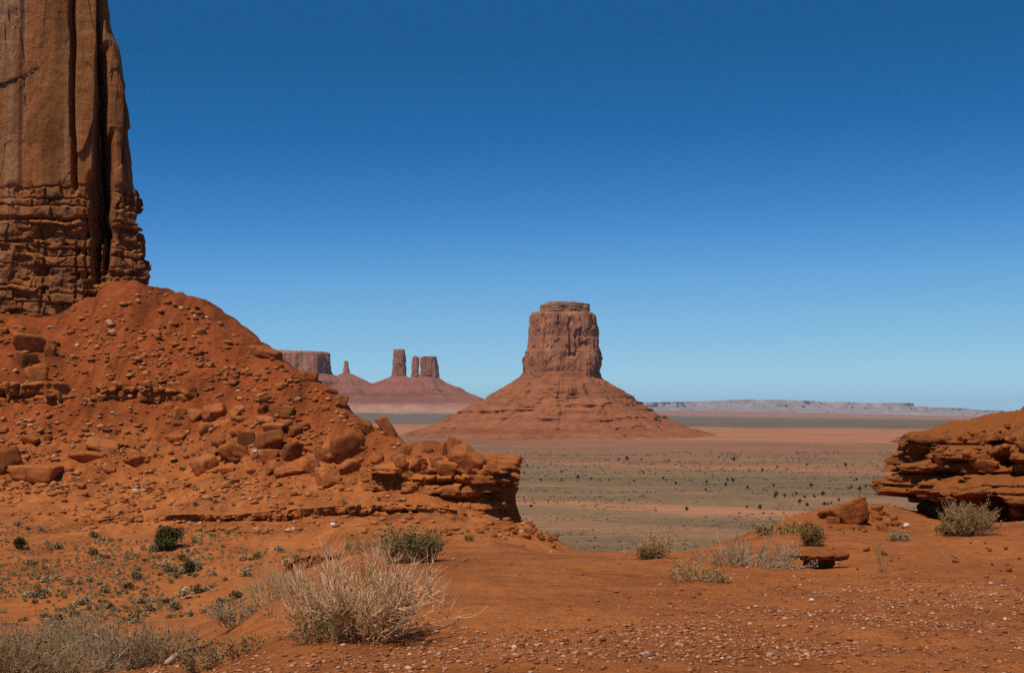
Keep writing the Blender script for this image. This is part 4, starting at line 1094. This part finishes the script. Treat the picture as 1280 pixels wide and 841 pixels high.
def make_bush(name, loc, label, seed, stems, h, twig, leaf=None, nleaf=0, leaf_size=0.02, tmin=0.2, lmax=None, cat='bush', group=None, rz=0.0, spread_leaf=0.02, **kw):
    e = thing(name, loc, label, cat, group, rz)
    ln = bush_lines(seed, stems, h, **kw)
    mesh('twigs', *tubes(ln), M[twig], e)
    if leaf:
        g_ = np.random.default_rng(seed + 1)
        P_ = leaf_points(g_, ln, nleaf, tmin, spread_leaf)
        if lmax: P_ = P_[P_[:, 2] < lmax * h]
        mesh('foliage', *leaves(g_, P_, leaf_size), M[leaf], e)
    return e

def at(u, v): return cast(u, v)
# the big dry bush of the foreground
p = at(455, 797)
make_bush('dry_bush', p, 'large bare straw-coloured bush on the edge of the gravel', 801, 120, 0.62, 'straw', 'olive', 2300, 0.022, tmin=0.05, lmax=0.38, spread=1.15, br=7, sub=2, r=0.0052, base=0.24, lift=0.7, jit=0.21, oval=1.0)
make_bush('dry_bush', at(408, 800), 'low leafy dry bush hugging the left side of the large bare bush', 802, 40, 0.26, 'straw_dim', 'olive', 600, 0.022, tmin=0.1, spread=1.3, br=5, sub=2, r=0.0035, base=0.15, lift=0.5, jit=0.16)
make_bush('dry_bush', at(395, 768), 'sparse pale bush on the drop behind the large bare bush', 803, 40, 0.42, 'straw', None, spread=1.1, br=5, sub=2, r=0.003, base=0.1, lift=0.6, jit=0.15)
make_bush('green_bush', at(528, 703), 'dense olive green bush behind the large bare bush', 804, 60, 0.36, 'straw_dim', 'olive', 2600, 0.024, tmin=0.25, spread=0.72, br=5, sub=2, r=0.004, base=0.12, lift=0.7)
make_bush('dry_bush', at(497, 704), 'feathery yellowish bush left of the dense olive bush', 805, 50, 0.42, 'straw', 'rabbit', 2600, 0.026, tmin=0.3, spread=1.0, br=5, sub=2, r=0.003, base=0.12, lift=0.8)
make_bush('dry_bush', at(447, 692), 'wide hazy dry bush behind and left of the large bare bush', 806, 70, 0.62, 'straw_dim', 'rabbit', 2500, 0.03, tmin=0.4, spread=1.2, br=5, sub=3, r=0.0035, base=0.3, lift=0.6, oval=1.3)
make_bush('dry_grass', at(546, 683), 'glowing straw grass plume behind the olive bush', 807, 170, 0.62, 'grass', None, cat='grass', spread=0.55, br=1, sub=1, r=0.003, base=0.12, lift=0.2, jit=0.08)
make_bush('green_bush', at(587, 676), 'tiny dark bush on the sand right of the straw grass plume', 808, 24, 0.36, 'straw_dim', 'olive', 900, 0.04, tmin=0.2, spread=1.1, br=4, sub=1, r=0.004, base=0.1)
# right half
make_bush('green_bush', at(1214, 669), 'tall yellow-green bush growing in front of the outcrop', 811, 80, 0.46, 'straw_dim', 'rabbit', 5200, 0.022, tmin=0.3, spread=0.95, br=6, sub=2, r=0.005, base=0.16, lift=0.6, oval=1.15)
make_bush('green_bush', at(1188, 668), 'low dark tuft at the left foot of the tall yellow-green bush', 812, 26, 0.2, 'straw_dim', 'olive', 1300, 0.028, spread=1.3, br=4, sub=1, r=0.003, base=0.12, lift=0.3)
make_bush('grey_bush', at(940, 708), 'grey leafless bush at the rim of the saddle', 813, 80, 0.34, 'grey_twig', 'sage', 700, 0.025, tmin=0.1, lmax=0.5, spread=1.25, br=5, sub=2, r=0.0042, base=0.28, lift=0.55, jit=0.16, oval=1.5)
make_bush('grey_bush', at(905, 707), 'bleached forked branches at the left of the grey leafless bush', 814, 12, 0.40, 'grey_twig', None, spread=1.25, br=3, sub=2, r=0.006, base=0.08, lift=0.2, jit=0.12)
make_bush('dry_bush', at(822, 697), 'wispy yellow bush on the rim above the valley', 815, 40, 0.36, 'straw', 'rabbit', 900, 0.022, tmin=0.3, spread=0.8, br=4, sub=2, r=0.003, base=0.08, lift=0.5)
make_bush('green_bush', at(814, 698), 'small dark bush at the foot of the wispy yellow bush', 816, 22, 0.16, 'straw_dim', 'olive', 900, 0.024, spread=1.2, br=4, sub=1, r=0.003, base=0.08, lift=0.4)
make_bush('dry_bush', at(872, 724), 'low curly dry tuft on the sand above the gravel', 817, 46, 0.2, 'straw', 'rabbit', 900, 0.018, tmin=0.2, spread=1.4, br=5, sub=1, r=0.003, base=0.16, lift=0.5, oval=1.4)
make_bush('dry_bush', at(893, 727), 'smallest dry tuft right of the low curly one', 818, 22, 0.12, 'straw', 'olive', 400, 0.018, spread=1.3, br=4, sub=1, r=0.0025, base=0.08, lift=0.5)
make_bush('green_bush', at(1013, 682), 'round grey-green bush on the slope left of the outcrop', 819, 40, 0.28, 'straw_dim', 'olive', 2200, 0.024, tmin=0.25, spread=1.0, br=5, sub=1, r=0.0035, base=0.07, lift=0.6)
make_bush('green_bush', at(972, 667), 'flat yellowish bush on the skyline of the right slope', 820, 30, 0.22, 'straw_dim', 'rabbit', 1500, 0.03, tmin=0.2, spread=1.3, br=4, sub=1, r=0.0035, base=0.2, lift=0.3, oval=1.4)
make_bush('green_bush', at(1123, 676), 'tiny grey tuft on the dirt below the outcrop', 821, 24, 0.17, 'straw_dim', 'sage', 800, 0.024, spread=1.2, br=4, sub=1, r=0.003, base=0.08)
make_bush('dry_weed', at(1103, 716), 'thin upright dead weed standing in the sand', 822, 9, 0.42, 'straw_dim', None, cat='weed', spread=0.35, br=3, sub=1, r=0.0028, base=0.03, lift=0.1, jit=0.06)
make_bush('dry_weed', at(1185, 696), 'faint low weed on the dirt right of the dead weed', 823, 8, 0.16, 'straw_dim', None, cat='weed', spread=1.2, br=3, sub=1, r=0.0025, base=0.05)
# brush along the edge of the knoll at the bottom left
make_bush('dry_bush', at(300, 822), 'dark leafy brush on the bank at the edge of the gravel', 831, 34, 0.17, 'straw_dim', 'olive', 900, 0.018, tmin=0.1, spread=1.3, br=5, sub=2, r=0.003, base=0.2, lift=0.4, oval=1.5)
make_bush('dry_bush', at(262, 832), 'pale weedy brush low on the bank left of the dark brush', 832, 30, 0.15, 'straw_dim', 'rabbit', 900, 0.02, tmin=0.1, spread=1.3, br=5, sub=2, r=0.0028, base=0.2, lift=0.4, oval=1.4)
make_bush('grey_bush', at(300, 780), 'rounded grey bush on the bank under the straw grass', 833, 40, 0.28, 'grey_twig', 'sage', 700, 0.022, tmin=0.3, spread=1.2, br=5, sub=2, r=0.004, base=0.2, lift=0.5)
for u, v, lab, sd_ in [(338,752,'leaning straw grass on the bank left of the large bare bush',834),(362,742,'bright straw grass at the top of the bank',835)]:
    make_bush('dry_grass', at(u, v), lab, sd_, 120, 0.34, 'grass', None, cat='grass', spread=0.9, br=1, sub=1, r=0.0026, base=0.22, lift=0.1, jit=0.08)
PB = [make_bush('dry_brush', (0, 0, 0), 'tangled greyish dry brush filling the hollow at the bottom left', 841 + i, 46, 0.42, tw_, lf, 380, 0.022, tmin=0.2, spread=1.2, br=5, sub=2, r=0.0042, base=0.3, lift=0.55, jit=0.17, group='tangled brush in the bottom left hollow') for i, (tw_, lf) in enumerate([('straw_dim', 'sage'), ('grey_twig', 'sage'), ('straw_dim', 'rabbit'), ('straw_dim', 'olive')])]
spots = inside([(-30,815),(120,806),(200,812),(215,832),(190,848),(-30,860)], 24, np.random.default_rng(19))
for i, (u, v) in enumerate(spots):
    p = cast(u, v)
    if p is None or p[1] > 40: p = px(u, 825, 13.5 + 5 * (i % 5) / 5.0); p[2] = float(ground(p[0], p[1]))
    if i < 4:
        PB[i].location = p
    else:
        dup(PB[i % 4], p, (0, 0, rg.uniform(0, 6.28)), rg.uniform(0.55, 1.05))
# bleached log and dead branches
def wood(name, lines, mat, label, cat, loc, sides=7):
    V, F = tubes(lines, sides)
    o = mesh(name, V - np.array(loc), F, mat); o.location = loc
    bm_ = bmesh.new(); bm_.from_mesh(o.data)
    bmesh.ops.holes_fill(bm_, edges=[e_ for e_ in bm_.edges if e_.is_boundary], sides=12)
    bm_.to_mesh(o.data); bm_.free()
    return tag(o, label, cat)
a, b = cast(208, 833), cast(264, 803)
if b[1] > 30: b = a + np.array([1.0, 2.0, -0.1])
lg = np.array([a + (b - a) * t + np.array([0, 0, 0.03 + 0.03 * math.sin(5 * t)]) for t in np.linspace(0, 1, 9)])
wood('fallen_log', [(lg, 0.028, 0.018)], M['grey_twig'], 'bleached log lying on the bank at the bottom left', 'log', a)
q = cast(140, 836)
if q is None or q[1] > 30: q = px(140, 836, 13.0)
g_ = np.random.default_rng(5)
DB = []
for dx, dz, L in [(-0.35,0.55,0.42),(0.30,0.42,0.55),(-0.05,1.0,0.30),(0.55,0.16,0.6),(-0.6,0.25,0.45),(0.12,0.95,0.26),(0.2,0.6,0.4)]:
    DB.append((stemline(g_, q + np.array([g_.uniform(-.12, .12), g_.uniform(-.1, .1), 0.02]), (dx, -0.2, dz), L, 7, -0.25, 0.08), 0.013, 0.006))
wood('dead_branch', DB, M['log'], 'pale dead branches sticking up at the bottom left', 'branch', q, 5)
# dark dead branch jutting from the cliff
yb = 184.2
BV_CL = bvh(body)
def on_cliff(u, v):
    h_ = hit(BV_CL, max(u, -20), v)
    return px(u, v, yb) if h_ is None else h_ * (1 - 0.12 / h_[1])
bl = np.array([on_cliff(u, v) for u, v in [(-14,109),(-2,105),(8,103),(18,99),(28,94),(38,89),(48,83)]])
bl2 = np.array([on_cliff(u, v) for u, v in [(8,103),(14,98),(18,96)]])
wood('dead_branch', [(bl, 0.17, 0.05), (bl2, 0.08, 0.03)], M['dead'], 'dark bare branch slanting across the left cliff face', 'branch', bl[0])

# shrubs of the flat
def clump(seed, n_, flat=0.6, size=0.16):
    g = np.random.default_rng(seed)
    cs = np.vstack([[0, 0, 0.15]] + [np.array([[g.uniform(-.2, .2), g.uniform(-.2, .2), g.uniform(0.05, 0.2)]]) for _ in range(5)])
    d = g.normal(0, 1, (n_, 3)); d /= np.linalg.norm(d, axis=1)[:, None]; d[:, 2] = np.abs(d[:, 2])
    P_ = cs[g.integers(0, len(cs), n_)] + d * (g.random(n_)[:, None] ** 0.4) * np.array([0.30, 0.30, 0.34 * flat / 0.6])
    V, F = leaves(g, P_, size, 0.5)
    return V, F
KIND = [('sage_shrub', 'sage', 'small grey-green sage clump on the red flat', 'sage clumps on the red flat'), ('dark_shrub', 'sage_dark', 'small dark green clump on the red flat', 'dark clumps on the red flat'), ('pale_tuft', 'tan_tuft', 'small pale tan tuft on the red flat', 'pale tufts on the red flat')]
PROT = []
for k, (nm, mt, lb, gp) in enumerate(KIND):
    PROT.append([mesh(nm, *clump(900 + 10 * k + i, 190, 0.5 + 0.1 * i), M[mt], link=False).data for i in range(4)])
def shrub(p, s, k, where=None):
    nm, mt, lb, gp = KIND[k]
    o = bpy.data.objects.new(nm, PROT[k][rg.integers(4)]); COL.objects.link(o)
    o.location = p; o.rotation_euler = (0, 0, rg.uniform(0, 6.28)); o.scale = (s * rg.uniform(0.9, 1.3), s, s * rg.uniform(0.7, 1.05))
    return tag(o, lb if not where else lb.replace('on the red flat', where), 'shrub', gp if not where else gp.replace('on the red flat', where))
FLAT = [(-5,655),(120,662),(300,660),(420,668),(400,700),(330,735),(280,768),(150,780),(-5,785)]
fl = []
gq = np.random.default_rng(23)
cand = inside(FLAT, 620, gq)
for u, v in cand:
    dens = 0.35 + 0.65 * sst(420, 180, u) if False else 0.35 + 0.65 * (1 - sst(180, 420, u))
    if gq.random() < dens * (0.25 + 0.75 * (vn(u / 26, v / 11, seed=2) > -0.05)): fl.append((u, v))
plac = []
for u, v in fl:
    p = cast(u, v)
    if p is not None and 50 < p[1] < 125: plac.append((p, gq.uniform(0.20, 0.42) if gq.random() < 0.72 else gq.uniform(0.40, 0.85), gq.choice([0, 1, 2], p=[0.46, 0.30, 0.24])))
plac.sort(key=lambda t: -t[1] / t[0][1])
for p, s, k in plac[:240]: shrub(p, s, int(k))
up_ = inside([(0,520),(240,505),(330,600),(430,615),(520,625),(520,640),(0,650)], 60, gq)
for u, v in up_:
    p = cast(u, v)
    if p is not None: shrub(p, gq.uniform(0.35, 0.75), int(gq.choice([0, 1, 2])), 'on the lower talus')
rest = plac[240:] + [(cast(u, v), gq.uniform(0.3, 0.6), 0) for u, v in inside([(0,440),(230,400),(420,500),(540,600),(0,640)], 110, gq)]
rest = [r_ for r_ in rest if r_[0] is not None]
for u, v in inside(FLAT, 2400, gq):
    p = cast(u, v)
    if p is not None and 50 < p[1] < 125 and fbm(p[0] / 7.0, p[1] / 9.0, seed=77, o=3) > -0.25: rest.append((p, gq.uniform(0.10, 0.34), 0))
SH = [clump(960 + i, 60, 0.6, 0.22) for i in range(4)]
if rest: tag(many('undergrowth', [r_[0] for r_ in rest], [r_[1] for r_ in rest], SH, M['sage'], (0.7, 1.0), 0.0), kind='stuff', label='faint tiny scrub sprinkled over the slope and flat', cat='scrub')

# junipers
def juniper(name, seed, n_, size, mat, lobes=9, shape=(0.5, 0.5, 0.38), zc=0.42, trunk=True, link=True):
    g = np.random.default_rng(seed)
    cs = g.normal(0, 1, (lobes, 3)); cs /= np.linalg.norm(cs, axis=1)[:, None]
    cs = cs * g.uniform(0.3, 0.75, (lobes, 1)) * np.array(shape) + np.array([0, 0, zc])
    d = g.normal(0, 1, (n_, 3)); d /= np.linalg.norm(d, axis=1)[:, None]
    P_ = cs[g.integers(0, lobes, n_)] + d * (g.random(n_)[:, None] ** 0.45) * np.array(shape) * 0.48
    P_[:, 2] = np.maximum(P_[:, 2], 0.05)
    e = thing(name, (0, 0, 0), None, 'tree')
    ln = [(stemline(g, (0, 0, -0.05), (g.normal(0, .2), g.normal(0, .2), 1), 0.34, 5, 0.2, 0.1), 0.045, 0.025)]
    for c_ in cs[:6]:
        s_ = ln[0][0][2]; ln.append((np.array([s_ + (c_ - s_) * t for t in np.linspace(0, 1, 4)]), 0.022, 0.008))
    mesh('trunk', *tubes(ln, 5), M['bark'], e)
    mesh('crown', *leaves(g, P_, size, 0.6), M[mat], e)
    return e
j = juniper('juniper_tree', 31, 5200, 0.055, 'juniper', lobes=12, shape=(0.55, 0.5, 0.34), zc=0.36)
p = cast(212, 687)
j.location = p; j.scale = (2.0 * p[1] / 86,) * 3
tag(j, 'round dark green juniper bush alone on the shrub flat')
for u, v, s, lab, sd_ in [(236,719,1.0,'small green juniper below the large one on the flat',33),(24,686,0.95,'little dark juniper at the left of the flat',34),(247,389,0.4,'tiny juniper on the skyline under the left cliff',35),(73,434,0.4,'dark little juniper on the upper left talus',36)]:
    j = juniper('juniper_tree', sd_, 1500, 0.09, 'juniper', lobes=8)
    p = cast(u, v)
    if p is None: p = px(u, v, 181.0); p[2] = float(ground(p[0], p[1]))
    j.location = p; j.scale = (s * max(1, p[1] / 90),) * 3; tag(j, lab)

VY = lambda v: 50.0 / ((v - HOR) / FPX)
JP = [juniper('valley_juniper', 61 + i, 420, 0.20, 'juniper_far', lobes=7, shape=(0.5, 0.5, [0.5, 0.4, 0.6][i]), zc=0.5) for i in range(3)]
spots = [(664,634,7),(668,629,5),(676,600,6),(702,590,5),(702,600,6),(722,597,7),(757,575,4),(773,575,5),(783,575,9),(801,575,5),(803,592,6),(835,576,5),(819,594,4),(843,605,7),(857,636,8),(882,603,6),(881,613,6),(908,600,6),(914,601,8),(905,606,8),(916,575,7),(951,589,6),(933,611,7),(948,635,9),(965,608,6),(968,618,10),(967,621,8),(979,620,6),(994,617,7),(1004,621,6),(998,627,8),(1006,631,9),(1012,608,8),(1027,618,9),(1015,621,7),(1028,629,7),(1032,629,6),(1037,628,6),(1046,625,6),(1062,609,6),(1060,612,6),(1072,613,8),(1080,608,6),(1068,599,6),(1055,583,7),(1007,582,5),(970,584,5),(932,634,5),(1030,638,7),(659,583,5),(655,592,5),(738,599,5),(750,600,5),(792,601,5),(760,600,4),(832,600,5),(956,668,6),(743,672,5),(741,684,5),(828,598,5)]
used = [False] * 3
for i, (u, v, w) in enumerate(spots):
    Yv = VY(v); x = xu(u, Yv); zt_ = float(valley(x, Yv))
    s = w * Yv / FPX * 0.66
    near = 'stripe' 
    k = i % 3
    lab = 'dark green juniper dotted over the grey-green valley floor'
    rot = (0, 0, rg.uniform(0, 6.28)); sc3 = (s, s, s * rg.uniform(0.75, 1.05))
    if not used[k]:
        used[k] = True; o = JP[k]; o.location = (x, Yv, zt_); o.rotation_euler = rot; o.scale = sc3
        tag(o, lab, 'tree', 'junipers dotted over the valley floor')
    else:
        dup(JP[k], (x, Yv, zt_), rot, sc3, lab, 'junipers dotted over the valley floor')
# valley scrub, countless
n = 34000
yy_ = 430 * (1700 / 430) ** rg.random(n); xx_ = yy_ * rg.uniform(-0.05, 0.45, n)
dn = fbm(xx_ / 60, yy_ / 25, seed=55, o=4)
k = dn > -0.15
pts = np.stack([xx_[k], yy_[k], valley(xx_[k], yy_[k])], -1)
BL = [rock_shape(980 + i, ICO1, planes=4, k=8, rough=0.3) for i in range(4)]
M['scrub'] = plant_mat('valley_scrub_leaves', (0.075, 0.062, 0.036), (0.14, 0.11, 0.065))
tag(many('valley_undergrowth', pts, 0.28 + 0.9 * rg.random(len(pts)) ** 5 * (pts[:, 1] / 600), BL, M['scrub'], (0.5, 0.8), 0.2), kind='stuff', label='fine low scrub covering the valley floor', cat='scrub')

# ------------------------------------------------------------------ air
hz = bpy.data.materials.new('thin_blue_air'); hz.use_nodes = True
ht = hz.node_tree; ht.nodes.clear()
ho = ht.nodes.new('ShaderNodeOutputMaterial'); hv = ht.nodes.new('ShaderNodeVolumePrincipled')
hv.inputs['Color'].default_value = (0.72, 0.84, 1.0, 1)
hv.inputs['Density'].default_value = 1.35e-5
hv.inputs['Anisotropy'].default_value = 0.0
ht.links.new(hv.outputs[0], ho.inputs['Volume'])
x0, x1, y0, y1, z0, z1 = -62000, 62000, -600, 42500, -520, 330
V = np.array([(x, y, z) for x in (x0, x1) for y in (y0, y1) for z in (z0, z1)], float)
F = np.array([(0,1,3,2),(4,6,7,5),(0,4,5,1),(2,3,7,6),(0,2,6,4),(1,5,7,3)])
tag(mesh('haze', V, F, hz, smooth=False), kind='stuff', label='thin bluish air over the valley', cat='haze')
